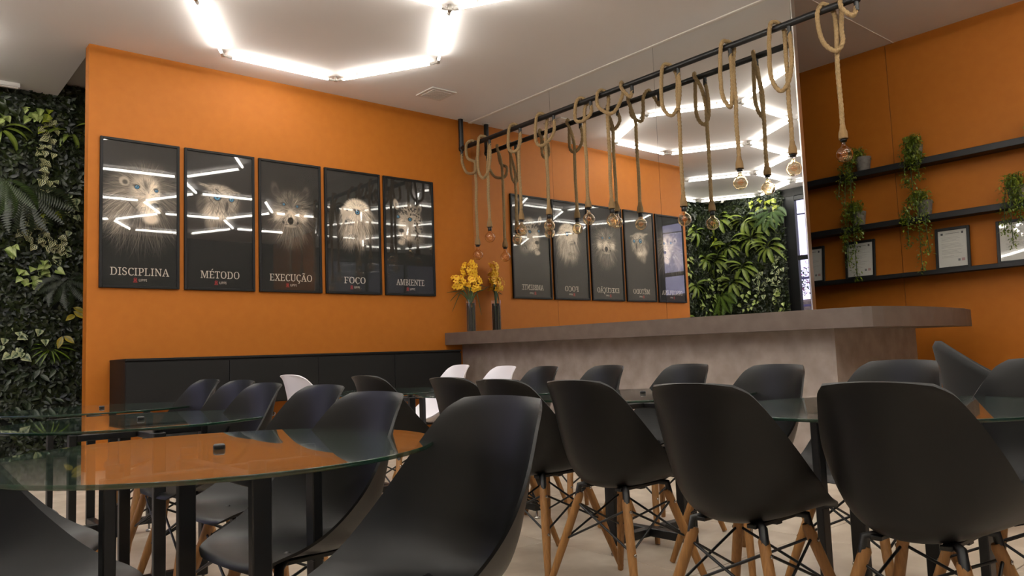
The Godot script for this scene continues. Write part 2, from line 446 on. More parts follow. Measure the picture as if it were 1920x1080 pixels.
func fern(o: Node3D, spot: Vector2, size: float, ca: Color, cb: Color, fronds := 5, spread := 2.4, aim := -PI / 2) -> void:
	var mb := MB.new()
	for f in fronds:
		var a := aim + spread * (float(f) / maxf(1, fronds - 1) - 0.5) + rng.randf_range(-0.12, 0.12)
		var p := Vector3(spot.x, spot.y, 0.08); var d := Vector3(cos(a), sin(a) + 0.35, 0.55).normalized()
		var n := 20
		for i in n:
			var t := float(i) / n
			var side := d.cross(Vector3(0, 0.3, 1)).normalized()
			for s in [-1.0, 1.0]:
				var ll := size * 0.24 * sin(PI * clampf(t * 0.92 + 0.08, 0, 1)) + 0.006
				leaf(mb, Transform3D(look(side * s + d * 0.45, Vector3(0, 0.3, 1)), p), ll, size * 0.055, "oval", 0.3, ca, cb, false, 2, 3)
			p += d * size / n
			d = (d + Vector3(0, -0.055, -0.02)).normalized()
	part("fern", mb.done(), M.leaf, o)

func filler(o: Node3D, w: float, h: float, count: int, hole := 0.0) -> void:
	var mm := MultiMesh.new(); mm.transform_format = MultiMesh.TRANSFORM_3D; mm.use_colors = true
	var b := MB.new()
	for k in 4: leaf(b, Transform3D(look(Vector3(cos(k * 1.7), sin(k * 1.7), 0.5), Vector3(0, 0.2, 1)), Vector3(0, 0, 0.01 * k)), 0.075, 0.034, "oval", 0.5, Color(0.8, 0.8, 0.8), Color(1, 1, 1), false, 3, 3)
	mm.mesh = b.done(); mm.instance_count = count
	for i in count:
		var bs := Basis.from_euler(Vector3(rng.randf_range(-0.5, 0.5), rng.randf_range(-0.5, 0.5), rng.randf() * TAU)).scaled(Vector3.ONE * rng.randf_range(0.6, 1.3))
		mm.set_instance_transform(i, Transform3D(bs, Vector3(rng.randf() * w, rng.randf() * h, rng.randf_range(0.0, 0.07))))
		var g := rng.randf()
		mm.set_instance_color(i, lin(0.08 + 0.10 * g, 0.115 + 0.11 * g, 0.05 + 0.04 * rng.randf()))
	var n := MultiMeshInstance3D.new(); n.name = "dense_foliage"; n.multimesh = mm; n.material_override = M.leaf
	o.add_child(n, true); n.set_meta("kind", "stuff")

func living_walls() -> void:
	var striped := []; var heart := []; var lime := []; var straps := []; var darkl := []; var outl := []; var cream := []
	for i in 3:
		striped.append(leaf_mesh(0.085, 0.085, "heart", 0.6, lin(0.13, 0.20, 0.09), lin(0.74, 0.73, 0.54), true, 6, 9))
		heart.append(leaf_mesh(0.085 + 0.01 * i, 0.085, "heart", 0.5, lin(0.64, 0.68, 0.42), lin(0.46, 0.54, 0.26)))
		lime.append(leaf_mesh(0.09, 0.09, "heart", 0.6, lin(0.55, 0.58, 0.14), lin(0.40, 0.46, 0.12)))
		straps.append(leaf_mesh(0.36 + 0.05 * i, 0.085, "strap", 1.5 + 0.2 * i, lin(0.47, 0.52, 0.22), lin(0.33, 0.41, 0.14), false, 9, 5))
		darkl.append(leaf_mesh(0.11, 0.042, "oval", 0.5, lin(0.30, 0.33, 0.26), lin(0.15, 0.20, 0.12), false, 4, 3))
		outl.append(leaf_mesh(0.085, 0.085, "heart", 0.6, lin(0.14, 0.24, 0.11), lin(0.70, 0.72, 0.54)))
		cream.append(leaf_mesh(0.13, 0.06, "oval", 0.3, lin(0.45, 0.44, 0.22), lin(0.66, 0.58, 0.16), false, 5, 5))
	# panel facing the room beside the orange wall; local x runs along the wall from x0
	var x0 := -8.15
	var o := thing("living_wall", "tall panel of artificial plants beside the left end of the orange wall", "living wall", Vector3(x0, 0, ZB), 0.0)
	part("backing", span(Vector3(0, 0, 0.0), Vector3(5.6, HC + 0.16, 0.03)), M.soil_panel, o)
	filler(o, 5.5, HC + 0.12, 16000)
	var P := func(x: float, y: float) -> Vector2: return Vector2(x - x0, y)
	wall_plants(o, "striped_plant", P.call(-4.73, 3.45), Vector2(0.09, 0.50), 34, striped)
	wall_plants(o, "striped_plant", P.call(-4.88, 2.55), Vector2(0.12, 0.25), 22, striped)
	wall_plants(o, "striped_plant", P.call(-4.62, 2.45), Vector2(0.12, 0.14), 10, striped)
	wall_plants(o, "white_leaf_plant", P.call(-4.92, 3.92), Vector2(0.10, 0.10), 9, heart)
	wall_plants(o, "white_leaf_plant", P.call(-5.19, 3.80), Vector2(0.07, 0.05), 5, heart)
	wall_plants(o, "lime_leaf_plant", P.call(-4.76, 3.85), Vector2(0.07, 0.14), 9, lime)
	wall_plants(o, "lime_leaf_plant", P.call(-4.76, 2.85), Vector2(0.13, 0.14), 12, lime)
	wall_plants(o, "heart_leaf_plant", P.call(-4.92, 2.02), Vector2(0.13, 0.12), 14, heart)
	wall_plants(o, "heart_leaf_plant", P.call(-5.10, 2.32), Vector2(0.07, 0.07), 5, heart)
	wall_plants(o, "heart_leaf_plant", P.call(-4.70, 2.16), Vector2(0.09, 0.10), 8, heart)
	wall_plants(o, "outlined_leaf_plant", P.call(-4.50, 2.70), Vector2(0.06, 0.34), 13, outl)
	wall_plants(o, "outlined_leaf_plant", P.call(-4.58, 2.33), Vector2(0.10, 0.12), 7, outl)
	wall_plants(o, "cream_edged_plant", P.call(-4.54, 1.38), Vector2(0.06, 0.04), 2, cream, 0.1)
	wall_plants(o, "cream_edged_plant", P.call(-4.46, 1.62), Vector2(0.03, 0.10), 3, cream, 0.1)
	wall_plants(o, "dark_leaf_plant", P.call(-4.82, 0.75), Vector2(0.30, 0.34), 46, darkl)
	wall_plants(o, "dark_leaf_plant", P.call(-4.95, 1.30), Vector2(0.22, 0.20), 14, outl)
	rosette(o, "strap_leaf_plant", P.call(-5.20, 3.68), straps, 7, 0.95)
	rosette(o, "spiky_plant", P.call(-4.68, 1.22), [leaf_mesh(0.24, 0.02, "strap", 0.8, lin(0.38, 0.45, 0.10), lin(0.22, 0.32, 0.08), false, 5, 3)], 13)
	rosette(o, "strap_leaf_plant", P.call(-4.50, 3.75), straps, 5, 0.8)
	fern(o, P.call(-4.98, 3.02), 0.62, lin(0.16, 0.19, 0.10), lin(0.10, 0.14, 0.07), 5, 1.6, -1.1)
	fern(o, P.call(-5.16, 3.10), 0.5, lin(0.20, 0.26, 0.10), lin(0.14, 0.20, 0.08), 4, 1.6, -1.6)
	fern(o, P.call(-4.55, 2.0), 0.40, lin(0.13, 0.18, 0.08), lin(0.09, 0.13, 0.06), 5, 2.6)
	for s in [[-6.9, 3.2], [-6.2, 2.5], [-7.4, 2.3], [-7.0, 1.6], [-7.8, 2.9], [-7.5, 3.5]]: rosette(o, "strap_leaf_plant", P.call(s[0], s[1]), straps, 8, 1.0)
	for s in [[-7.6, 1.9], [-7.1, 2.7], [-7.9, 2.2]]: wall_plants(o, "striped_plant", P.call(s[0], s[1]), Vector2(0.16, 0.3), 16, heart)
	# panel on the left wall, seen in the mirror; local x = from the glazing towards the back
	var s2 := thing("living_wall", "leafy planted panel on the left side wall, seen only in the mirror behind the bar", "living wall", Vector3(WL, 0, -0.14), PI / 2)
	part("backing", span(Vector3(0, 0, 0.0), Vector3(1.74, HC, 0.03)), M.soil_panel, s2)
	filler(s2, 1.72, HC - 0.03, 9000)
	for s in [[0.85, 3.66], [1.50, 3.80], [1.30, 3.15], [0.98, 2.66], [0.34, 3.02], [1.25, 2.36], [0.45, 3.55], [1.65, 2.9], [0.72, 3.25]]: rosette(s2, "strap_leaf_plant", Vector2(s[0], s[1]), straps, 9, 1.15)
	for s in [[0.14, 2.45, 0.12, 0.40, 26], [0.50, 2.25, 0.22, 0.28, 26], [1.55, 2.45, 0.10, 0.35, 18], [0.9, 1.95, 0.3, 0.2, 14], [0.15, 1.9, 0.12, 0.25, 14]]: wall_plants(s2, "striped_plant", Vector2(s[0], s[1]), Vector2(s[2], s[3]), s[4], outl if s[4] > 20 else heart)
	for s in [[0.12, 3.9, 0.10, 0.15], [0.5, 3.95, 0.3, 0.12], [1.6, 3.3, 0.12, 0.25]]: wall_plants(s2, "lime_leaf_plant", Vector2(s[0], s[1]), Vector2(s[2], s[3]), 12, lime)
	var pink := [leaf_mesh(0.13, 0.07, "oval", 0.4, lin(0.55, 0.36, 0.33), lin(0.40, 0.34, 0.26), false, 5, 5)]
	rosette(s2, "pink_leaf_plant", Vector2(0.12, 3.0), pink, 9, 1.2)
	fern(s2, Vector2(1.55, 2.1), 0.6, lin(0.36, 0.44, 0.16), lin(0.22, 0.32, 0.10), 6, 2.6)
	fern(s2, Vector2(0.2, 3.75), 0.5, lin(0.26, 0.36, 0.14), lin(0.18, 0.28, 0.10), 6, 2.8)

# ---------------------------------------------------------------- posters
var PW := 224; var PH := 448
var pb := PackedFloat32Array()

func blob(cx: float, cy: float, rx: float, ry: float, ang: float, val: float, al: float, soft := 0.5) -> void:
	var R := maxf(rx, ry); var ca := cos(ang); var sa := sin(ang)
	for y in range(maxi(0, int((cy - R) * PW)), mini(PH, int((cy + R) * PW) + 1)):
		for x in range(maxi(0, int((cx - R) * PW)), mini(PW, int((cx + R) * PW) + 1)):
			var dx := float(x) / PW - cx; var dy := float(y) / PW - cy
			var a := (dx * ca + dy * sa) / rx; var b := (dy * ca - dx * sa) / ry
			var d := sqrt(a * a + b * b)
			if d < 1.0:
				var k := al * smoothstep(1.0, 1.0 - soft, d); var i := y * PW + x
				pb[i] += (val - pb[i]) * k

func stroke(x0: float, y0: float, dx: float, dy: float, curve: float, val: float, al: float, wide := 1.0) -> void:
	var n := maxi(3, int(sqrt(dx * dx + dy * dy) * PW))
	for i in n:
		var t := float(i) / n
		var x := (x0 + dx * t - dy * curve * t * t) * PW; var y := (y0 + dy * t + dx * curve * t * t) * PW
		var k := al * (1.0 - t * t)
		for w in range(0, int(ceil(wide))):
			var xi := int(x) + w; var yi := int(y)
			if xi >= 0 and yi >= 0 and xi < PW and yi < PH:
				pb[yi * PW + xi] += (val - pb[yi * PW + xi]) * k

# hair that leaves (cx, cy) outwards between radii, tone taken where it starts
func fur(cx: float, cy: float, rx: float, ry: float, r0: float, r1: float, n: int, ln: float, down: float, gain := 1.35, a0 := 0.0, a1 := TAU) -> void:
	for i in n:
		var a := rng.randf_range(a0, a1); var q := rng.randf_range(r0, r1)
		var x := cx + cos(a) * rx * q; var y := cy + sin(a) * ry * q
		if x < 0 or y < 0 or x >= 1 or y >= 1.99: continue
		var tone := pb[int(y * PW) * PW + int(x * PW)]
		var l := ln * rng.randf_range(0.5, 1.3)
		var v := tone * (gain if rng.randf() < 0.55 else 0.45) * rng.randf_range(0.8, 1.2)
		stroke(x, y, cos(a) * l, sin(a) * l + down * l, rng.randf_range(-0.4, 0.4), clampf(v, 0, 0.85), 0.55)

func poster_image(which: int) -> ImageTexture:
	pb.resize(PW * PH); pb.fill(0.022)
	var eyes := []
	match which:
		0: # lion looking right
			blob(0.5, 0.72, 0.52, 0.55, 0, 0.20, 1.0, 0.7); blob(0.22, 0.95, 0.22, 0.38, 0.2, 0.30, 0.8, 0.8)
			blob(0.62, 0.40, 0.30, 0.14, 0.2, 0.16, 0.7, 0.9)
			fur(0.55, 0.75, 0.3, 0.3, 0.7, 1.5, 3600, 0.30, 0.55)
			blob(0.56, 0.66, 0.25, 0.30, 0.1, 0.42, 0.95, 0.5); blob(0.66, 0.72, 0.11, 0.28, 0.15, 0.58, 0.9, 0.7); blob(0.40, 0.80, 0.10, 0.12, 0.0, 0.26, 0.7, 0.9)
			blob(0.62, 0.91, 0.19, 0.13, 0.2, 0.60, 0.9, 0.6); blob(0.64, 1.05, 0.15, 0.11, 0, 0.54, 0.9, 0.6)
			blob(0.28, 0.55, 0.09, 0.08, 0.4, 0.36, 0.9, 0.4); blob(0.29, 0.56, 0.05, 0.045, 0.4, 0.08, 0.9, 0.6)
			blob(0.57, 0.58, 0.05, 0.12, -0.3, 0.10, 0.7, 0.9); blob(0.44, 0.60, 0.08, 0.035, 0.15, 0.07, 0.8, 0.7); blob(0.71, 0.63, 0.06, 0.03, 0.1, 0.07, 0.8, 0.7)
			fur(0.6, 0.75, 0.2, 0.25, 0.2, 1.0, 900, 0.07, 0.2, 1.2)
			blob(0.70, 0.855, 0.075, 0.045, 0.1, 0.04, 1.0, 0.5); blob(0.70, 0.90, 0.012, 0.06, 0, 0.05, 0.9, 0.6)
			stroke(0.70, 0.96, -0.16, 0.03, -0.3, 0.05, 0.9, 3); stroke(0.70, 0.96, 0.07, 0.03, 0.3, 0.05, 0.9, 3)
			for i in 9: stroke(0.5 + 0.02 * (i % 3), 0.90 + 0.02 * (i / 3), 0.05, 0.004, 0, 0.12, 0.6)
			stroke(0.30, 0.78, 0.14, 0.22, -0.2, 0.05, 0.8, 4)
			eyes = [[0.45, 0.615, 0.030], [0.715, 0.645, 0.024]]
		1: # owl
			blob(0.52, 0.72, 0.34, 0.30, 0, 0.26, 1.0, 0.5); blob(0.50, 0.53, 0.30, 0.10, 0.15, 0.36, 0.9, 0.6)
			blob(0.42, 0.90, 0.28, 0.16, 0.1, 0.52, 0.9, 0.7); blob(0.36, 1.05, 0.14, 0.16, 0, 0.36, 0.7, 0.9); blob(0.19, 0.75, 0.07, 0.18, 0.15, 0.16, 0.8, 0.7)
			for i in 60:
				stroke(0.47 - 0.004 * i + rng.randf() * 0.02, 0.53 + rng.randf() * 0.03 - 0.0011 * i, -0.10, -0.03, 0.1, 0.40 if i % 3 else 0.12, 0.7, 2)
				stroke(0.60 + 0.003 * i, 0.54 + rng.randf() * 0.03, 0.05, -0.02, 0.1, 0.34 if i % 3 else 0.1, 0.7, 2)
			fur(0.5, 0.6, 0.30, 0.35, 0.2, 1.25, 1800, 0.09, 0.6, 1.25)
			blob(0.45, 0.66, 0.14, 0.13, 0, 0.30, 0.8, 0.6); blob(0.68, 0.68, 0.11, 0.12, 0, 0.28, 0.8, 0.6)
			fur(0.45, 0.64, 0.13, 0.12, 0.3, 1.0, 350, 0.06, 0.1, 1.3); fur(0.68, 0.66, 0.1, 0.11, 0.3, 1.0, 260, 0.05, 0.1, 1.3)
			stroke(0.30, 0.58, 0.05, 0.25, -0.5, 0.03, 0.9, 3); stroke(0.79, 0.6, -0.02, 0.22, 0.3, 0.03, 0.9, 3)
			stroke(0.42, 0.52, 0.15, 0.11, 0.0, 0.05, 0.8, 4); stroke(0.76, 0.56, -0.14, 0.09, 0.0, 0.05, 0.8, 4)
			blob(0.60, 0.77, 0.035, 0.10, 0.1, 0.07, 0.95, 0.5); stroke(0.585, 0.70, 0.0, 0.12, 0.1, 0.28, 0.7, 2)
			for i in 26: stroke(0.42 + 0.012 * i, 0.86 + 0.02 * sin(i * 1.3), 0.01, 0.04, 0, 0.10, 0.7, 2)
			for i in 30: stroke(0.3 + 0.011 * i, 1.0 + 0.03 * sin(i * 2.3), 0.0, 0.10, 0, 0.08 if i % 2 else 0.3, 0.6, 2)
			eyes = [[0.455, 0.645, 0.052], [0.675, 0.66, 0.038]]
		2: # wolf
			blob(0.5, 0.80, 0.38, 0.42, 0, 0.22, 1.0, 0.6); blob(0.5, 1.08, 0.30, 0.36, 0, 0.17, 0.8, 0.9)
			blob(0.24, 0.42, 0.09, 0.16, -0.25, 0.14, 0.9, 0.6); blob(0.76, 0.44, 0.09, 0.15, 0.25, 0.14, 0.9, 0.6)
			blob(0.25, 0.44, 0.05, 0.10, -0.25, 0.035, 0.9, 0.6); blob(0.74, 0.46, 0.05, 0.10, 0.25, 0.035, 0.9, 0.6)
			fur(0.5, 0.78, 0.3, 0.32, 0.5, 1.4, 3200, 0.17, 0.35)
			blob(0.30, 0.82, 0.13, 0.13, 0.5, 0.50, 0.85, 0.7); blob(0.70, 0.82, 0.13, 0.13, -0.5, 0.50, 0.85, 0.7)
			blob(0.5, 0.60, 0.07, 0.18, 0, 0.07, 0.75, 0.9); blob(0.5, 0.83, 0.12, 0.16, 0, 0.50, 0.9, 0.6)
			blob(0.38, 0.64, 0.07, 0.04, 0.35, 0.06, 0.9, 0.6); blob(0.62, 0.66, 0.07, 0.04, -0.35, 0.06, 0.9, 0.6)
			fur(0.5, 0.75, 0.28, 0.3, 0.15, 1.0, 1500, 0.08, 0.3, 1.3)
			blob(0.5, 0.90, 0.058, 0.065, 0, 0.015, 1.0, 0.25); blob(0.5, 0.985, 0.14, 0.03, 0, 0.34, 0.8, 0.5); stroke(0.5, 0.965, -0.12, -0.02, -0.3, 0.03, 0.9, 3); stroke(0.5, 0.965, 0.12, -0.02, 0.3, 0.03, 0.9, 3)
			blob(0.375, 0.93, 0.02, 0.035, -0.4, 0.02, 0.9, 0.5); blob(0.62, 0.93, 0.02, 0.035, 0.4, 0.02, 0.9, 0.5)
			eyes = [[0.385, 0.645, 0.022], [0.615, 0.66, 0.022]]
		3: # eagle looking left
			blob(0.58, 0.62, 0.29, 0.22, 0.1, 0.56, 1.0, 0.3); blob(0.55, 0.93, 0.33, 0.30, -0.05, 0.52, 1.0, 0.5); blob(0.70, 0.80, 0.15, 0.28, 0, 0.44, 0.8, 0.6)
			fur(0.55, 0.55, 0.30, 0.40, 0.6, 1.5, 2600, 0.13, 0.9, 1.15, 0.1, PI - 0.1)
			fur(0.6, 0.6, 0.25, 0.2, 0.2, 1.0, 700, 0.08, 0.3, 1.12)
			blob(0.36, 0.66, 0.13, 0.11, 0.5, 0.42, 1.0, 0.4); blob(0.33, 0.76, 0.06, 0.12, 0.05, 0.40, 0.95, 0.5); blob(0.36, 0.83, 0.03, 0.045, 0.0, 0.03, 0.9, 0.6)
			blob(0.385, 0.635, 0.022, 0.016, 0.5, 0.03, 1.0, 0.5); blob(0.56, 0.62, 0.12, 0.03, 0.05, 0.10, 0.85, 0.7); blob(0.45, 0.86, 0.10, 0.05, 0.1, 0.16, 0.8, 0.9); stroke(0.38, 0.79, 0.20, 0.03, 0.1, 0.06, 0.8, 3)
			for i in 16: stroke(0.40 + 0.012 * i, 1.06 + 0.03 * sin(i * 1.9), -0.02, 0.07, 0.2, 0.06, 0.8, 2)
			eyes = [[0.585, 0.655, 0.040]]
		4: # spotted cat
			blob(0.52, 0.74, 0.31, 0.40, 0, 0.34, 1.0, 0.35); blob(0.68, 0.98, 0.22, 0.26, 0, 0.22, 0.8, 0.8)
			blob(0.23, 0.44, 0.065, 0.12, -0.3, 0.34, 1.0, 0.4); blob(0.24, 0.46, 0.03, 0.07, -0.3, 0.10, 0.8, 0.6); blob(0.72, 0.48, 0.08, 0.11, 0.4, 0.24, 1.0, 0.5); blob(0.72, 0.49, 0.04, 0.06, 0.4, 0.06, 0.8, 0.6)
			blob(0.36, 0.80, 0.10, 0.20, 0, 0.46, 0.85, 0.7); blob(0.40, 0.97, 0.17, 0.12, 0, 0.50, 0.9, 0.6); blob(0.33, 1.10, 0.11, 0.07, 0, 0.46, 0.9, 0.6)
			fur(0.5, 0.8, 0.28, 0.34, 0.3, 1.15, 1700, 0.06, 0.3, 1.2)
			for i in 420:
				var sx := rng.randf_range(0.24, 0.86); var sy := rng.randf_range(0.46, 1.12)
				var inside := Vector2((sx - 0.54) / 0.31, (sy - 0.72) / 0.36).length() < 1.0
				if not inside or (sx < 0.62 and sy > 0.61) : continue
				blob(sx, sy, rng.randf_range(0.014, 0.027), rng.randf_range(0.010, 0.018), rng.randf() * 3.0, 0.04, 0.9, 0.5)
			blob(0.27, 0.65, 0.06, 0.035, 0.25, 0.05, 0.9, 0.6); blob(0.52, 0.68, 0.07, 0.04, -0.1, 0.05, 0.9, 0.6)
			blob(0.33, 0.895, 0.075, 0.05, 0, 0.05, 1.0, 0.5); blob(0.33, 0.95, 0.012, 0.06, 0, 0.05, 0.9, 0.5); stroke(0.33, 1.01, -0.10, 0.03, -0.3, 0.04, 0.9, 3); stroke(0.33, 1.01, 0.19, 0.05, 0.3, 0.04, 0.9, 3)
			for i in 12: blob(0.44 + 0.03 * (i % 4), 0.92 + 0.03 * (i / 4), 0.007, 0.007, 0, 0.10, 0.8, 0.5)
			eyes = [[0.265, 0.655, 0.030], [0.52, 0.685, 0.034]]
	for e in eyes: blob(e[0], e[1], e[2] * 1.5, e[2] * 1.3, 0, 0.02, 1.0, 0.4)
	var data := PackedByteArray(); data.resize(PW * PH * 3)
	for i in PW * PH:
		var k := sqrt(clampf(pow(pb[i], 1.35) * 2.1, 0, 1))
		data[i * 3] = int(255 * clampf(k * 1.04, 0, 1)); data[i * 3 + 1] = int(255 * clampf(k * 0.96, 0, 1)); data[i * 3 + 2] = int(255 * clampf(k * 0.86, 0, 1))
	var im := Image.create_from_data(PW, PH, false, Image.FORMAT_RGB8, data)
	for e in eyes:
		var R: float = e[2]
		for y in range(int((e[1] - R) * PW), int((e[1] + R) * PW) + 1):
			for x in range(int((e[0] - R) * PW), int((e[0] + R) * PW) + 1):
				var d := Vector2(float(x) / PW - e[0], (float(y) / PW - e[1]) * 1.15).length() / R
				if d < 0.36: im.set_pixel(x, y, Color(0.02, 0.02, 0.03))
				elif d < 0.95: im.set_pixel(x, y, Color(0.30, 0.62, 0.78).lerp(Color(0.12, 0.28, 0.42), smoothstep(0.6, 0.95, d)))
				if Vector2(d, 0).length() < 1.0 and absf(float(x) / PW - e[0] + R * 0.3) < R * 0.14 and absf(float(y) / PW - e[1] + R * 0.35) < R * 0.14: im.set_pixel(x, y, Color(0.95, 0.97, 1.0))
	return ImageTexture.create_from_image(im)

func text_mesh(s: String, height: float, font := "Droid Serif", depth := 0.0008) -> TextMesh:
	var t := TextMesh.new(); var f := SystemFont.new(); f.font_names = PackedStringArray([font])
	t.font = f; t.text = s; t.font_size = 64; t.pixel_size = height / 46.0; t.depth = depth; t.curve_step = 1.0
	return t

func posters() -> void:
	var words := ["DISCIPLINA", "MÉTODO", "EXECUÇÃO", "FOCO", "AMBIENTE"]
	var what := ["lion", "owl", "wolf", "eagle", "leopard"]
	var w := 0.748; var y0 := 1.747; var y1 := 3.243; var h := y1 - y0; var b := 0.026; var t := 0.032
	for i in 5:
		var x := -4.597 + i * 0.7967
		var o := thing("framed_poster", "tall black framed glazed poster of a %s head, lettered %s" % [what[i], words[i]], "poster", Vector3(x + w / 2, (y0 + y1) / 2, 0))
		for s in [-1.0, 1.0]:
			part("frame_side", box(Vector3(b, h, t), Vector3(s * (w - b) / 2, 0, t / 2 + 0.001), 0.003), M.black_wood, o)
			part("frame_rail", box(Vector3(w - 2 * b, b, t), Vector3(0, s * (h - b) / 2, t / 2 + 0.001), 0.003), M.black_wood, o)
		var pm := StandardMaterial3D.new(); pm.resource_name = "print_%s" % what[i]; pm.albedo_texture = poster_image(i); pm.roughness = 0.7; pm.metallic_specular = 0.3
		var q := MB.new(); var iw := (w - 2 * b) / 2; var ih := (h - 2 * b) / 2
		q.quad_uv(Vector3(-iw, -ih, 0.012), Vector3(iw, -ih, 0.012), Vector3(iw, ih, 0.012), Vector3(-iw, ih, 0.012), Vector3(0, 0, 1))
		part("printed_sheet", q.done(), pm, o)
		part("glass", box(Vector3(iw * 2, ih * 2, 0.003), Vector3(0, 0, 0.022)), M.picture_glass, o)
		part("backing_board", box(Vector3(iw * 2, ih * 2, 0.006), Vector3(0, 0, 0.006)), M.black_wood, o)
		var tm := text_mesh(words[i], 0.076)
		var tw: float = [0.55, 0.41, 0.505, 0.285, 0.415][i]; var off: float = [0.0, 0.0, 0.0, 0.01, 0.0][i]
		var sx := tw / tm.get_aabb().size.x
		part("title_lettering", tm, M.lettering, o, Transform3D(Basis.from_scale(Vector3(sx, 1, 1)), Vector3(off, -h / 2 + 0.165, 0.0135)))
		var lg := MB.new()
		for s in [-1.0, 1.0]:
			lg.box(Vector3(0.040, 0.010, 0.001), Transform3D(Basis(Vector3(0, 0, 1), s * 0.75), Vector3(off - 0.045, -h / 2 + 0.082, 0.0135)))
		lg.box(Vector3(0.040, 0.006, 0.001), at(off - 0.045, -h / 2 + 0.062, 0.0135)); lg.box(Vector3(0.022, 0.006, 0.001), at(off - 0.045, -h / 2 + 0.102, 0.0135))
		part("logo_mark", lg.done(), M.logo_red, o)
		var lt := text_mesh("UPPI", 0.026, "Droid Sans")
		part("logo_lettering", lt, M.lettering, o, at(off + 0.025, -h / 2 + 0.082, 0.0135))

# ---------------------------------------------------------------- wall cabinet
func cabinet() -> void:
	var x0 := -4.49; var x1 := -0.69; var y0 := 0.565; var y1 := 1.044; var d := 0.573
	var o := thing("floating_cabinet", "long black floating cabinet on the orange wall under the framed posters", "cabinet", Vector3((x0 + x1) / 2, y0, 0))
	var w := x1 - x0; var h := y1 - y0
	part("body", box(Vector3(w, h - 0.02, d - 0.02), Vector3(0, h / 2 - 0.01, (d - 0.02) / 2 + 0.001), 0.003), M.black_wood, o)
	part("top", box(Vector3(w + 0.004, 0.022, d), Vector3(0, h - 0.011, d / 2 + 0.001), 0.003), M.black_wood, o)
	for i in 4:
		part("door", box(Vector3(w / 4 - 0.004, h - 0.05, 0.019), Vector3(-w / 2 + w / 4 * (i + 0.5), h / 2 - 0.014, d - 0.010), 0.002), M.black_wood, o)

# ---------------------------------------------------------------- bar
func bar_y(z: float) -> float: return -0.0107 * z

func prism(outline: Array, y0: float, y1: float, bev := 0.012) -> ArrayMesh:
	# outline in (x, z), counter-clockwise seen from above or not; heights fall a little along z with the counter
	var b := MB.new(); var n := outline.size()
	var cx := Vector2.ZERO
	for p in outline: cx += p / n
	var pts := PackedVector2Array(outline)
	var idx := Geometry2D.triangulate_polygon(pts)
	var ins := Geometry2D.offset_polygon(pts, -bev)
	var ring := func(src: Array, y: float) -> Array:
		var o := []
		for p in src: o.append(Vector3(p.x, y + bar_y(p.y), p.y))
		return o
	for k in range(0, idx.size(), 3):
		for lv in [[y1, 1.0], [y0, -1.0]]:
			var q := []
			for j in 3: q.append(Vector3(pts[idx[k + j]].x, lv[0] + bar_y(pts[idx[k + j]].y), pts[idx[k + j]].y))
			b.flat(q, Vector3(0, lv[1], 0))
	var lo: Array = ring.call(outline, y0); var hi: Array = ring.call(outline, y1)
	var area := 0.0
	for i in n: area += outline[i].cross(outline[(i + 1) % n])
	for i in n:
		var k := (i + 1) % n
		var e: Vector2 = (outline[k] - outline[i]).normalized()
		var nn := Vector3(e.y, 0, -e.x) * signf(area)
		b.flat([lo[i], lo[k], hi[k], hi[i]], nn)
	return b.done()

func bar() -> void:
	var o := thing("bar_counter", "long grey microcement bar counter with a thick overhanging top under the hanging bulbs", "bar counter", Vector3.ZERO)
	var slab := [Vector2(-0.525, 0.004), Vector2(-0.004, 0.004), Vector2(-0.004, 4.90), Vector2(1.55, 4.95)]
	# far end and the gently bowed face of the return, back to the near corner
	var face := [Vector2(1.62, 5.50), Vector2(1.2, 5.60), Vector2(0.75, 5.655), Vector2(0.3, 5.675), Vector2(-0.1, 5.66), Vector2(-0.42, 5.60), Vector2(-0.52, 5.56), Vector2(-0.558, 5.50), Vector2(-0.562, 5.42)]
	for p in face: slab.append(p)
	part("counter_top", prism(slab, 1.116, 1.271), M.concrete_top, o)
	var body := [Vector2(-0.25, 0.006), Vector2(-0.02, 0.006), Vector2(-0.02, 4.95), Vector2(1.15, 4.98), Vector2(1.20, 5.16), Vector2(-0.34, 5.16), Vector2(-0.345, 5.14)]
	part("counter_body", prism(body, 0.05, 1.117), M.concrete, o)

# ---------------------------------------------------------------- mirror
func mirror() -> void:
	var o := thing("wall_mirror", "huge wall mirror of three tall panels behind the bar counter", "mirror", Vector3(0, 0, 0))
	var zs := [0.004, 1.602, 3.212, 4.795]
	for i in 3:
		part("mirror_panel", span(Vector3(0, 0.02, zs[i] + 0.0015), Vector3(0.008, HC - 0.004, zs[i + 1] - 0.0015)), M.mirror, o)
	part("backing", span(Vector3(0.009, 0.0, 0.004), Vector3(0.05, HC - 0.002, 4.795)), M.dark_paint, o)
	part("edge_trim", span(Vector3(-0.004, 0.0, 4.796), Vector3(0.054, HC - 0.002, 4.810), 0.002), M.steel, o)

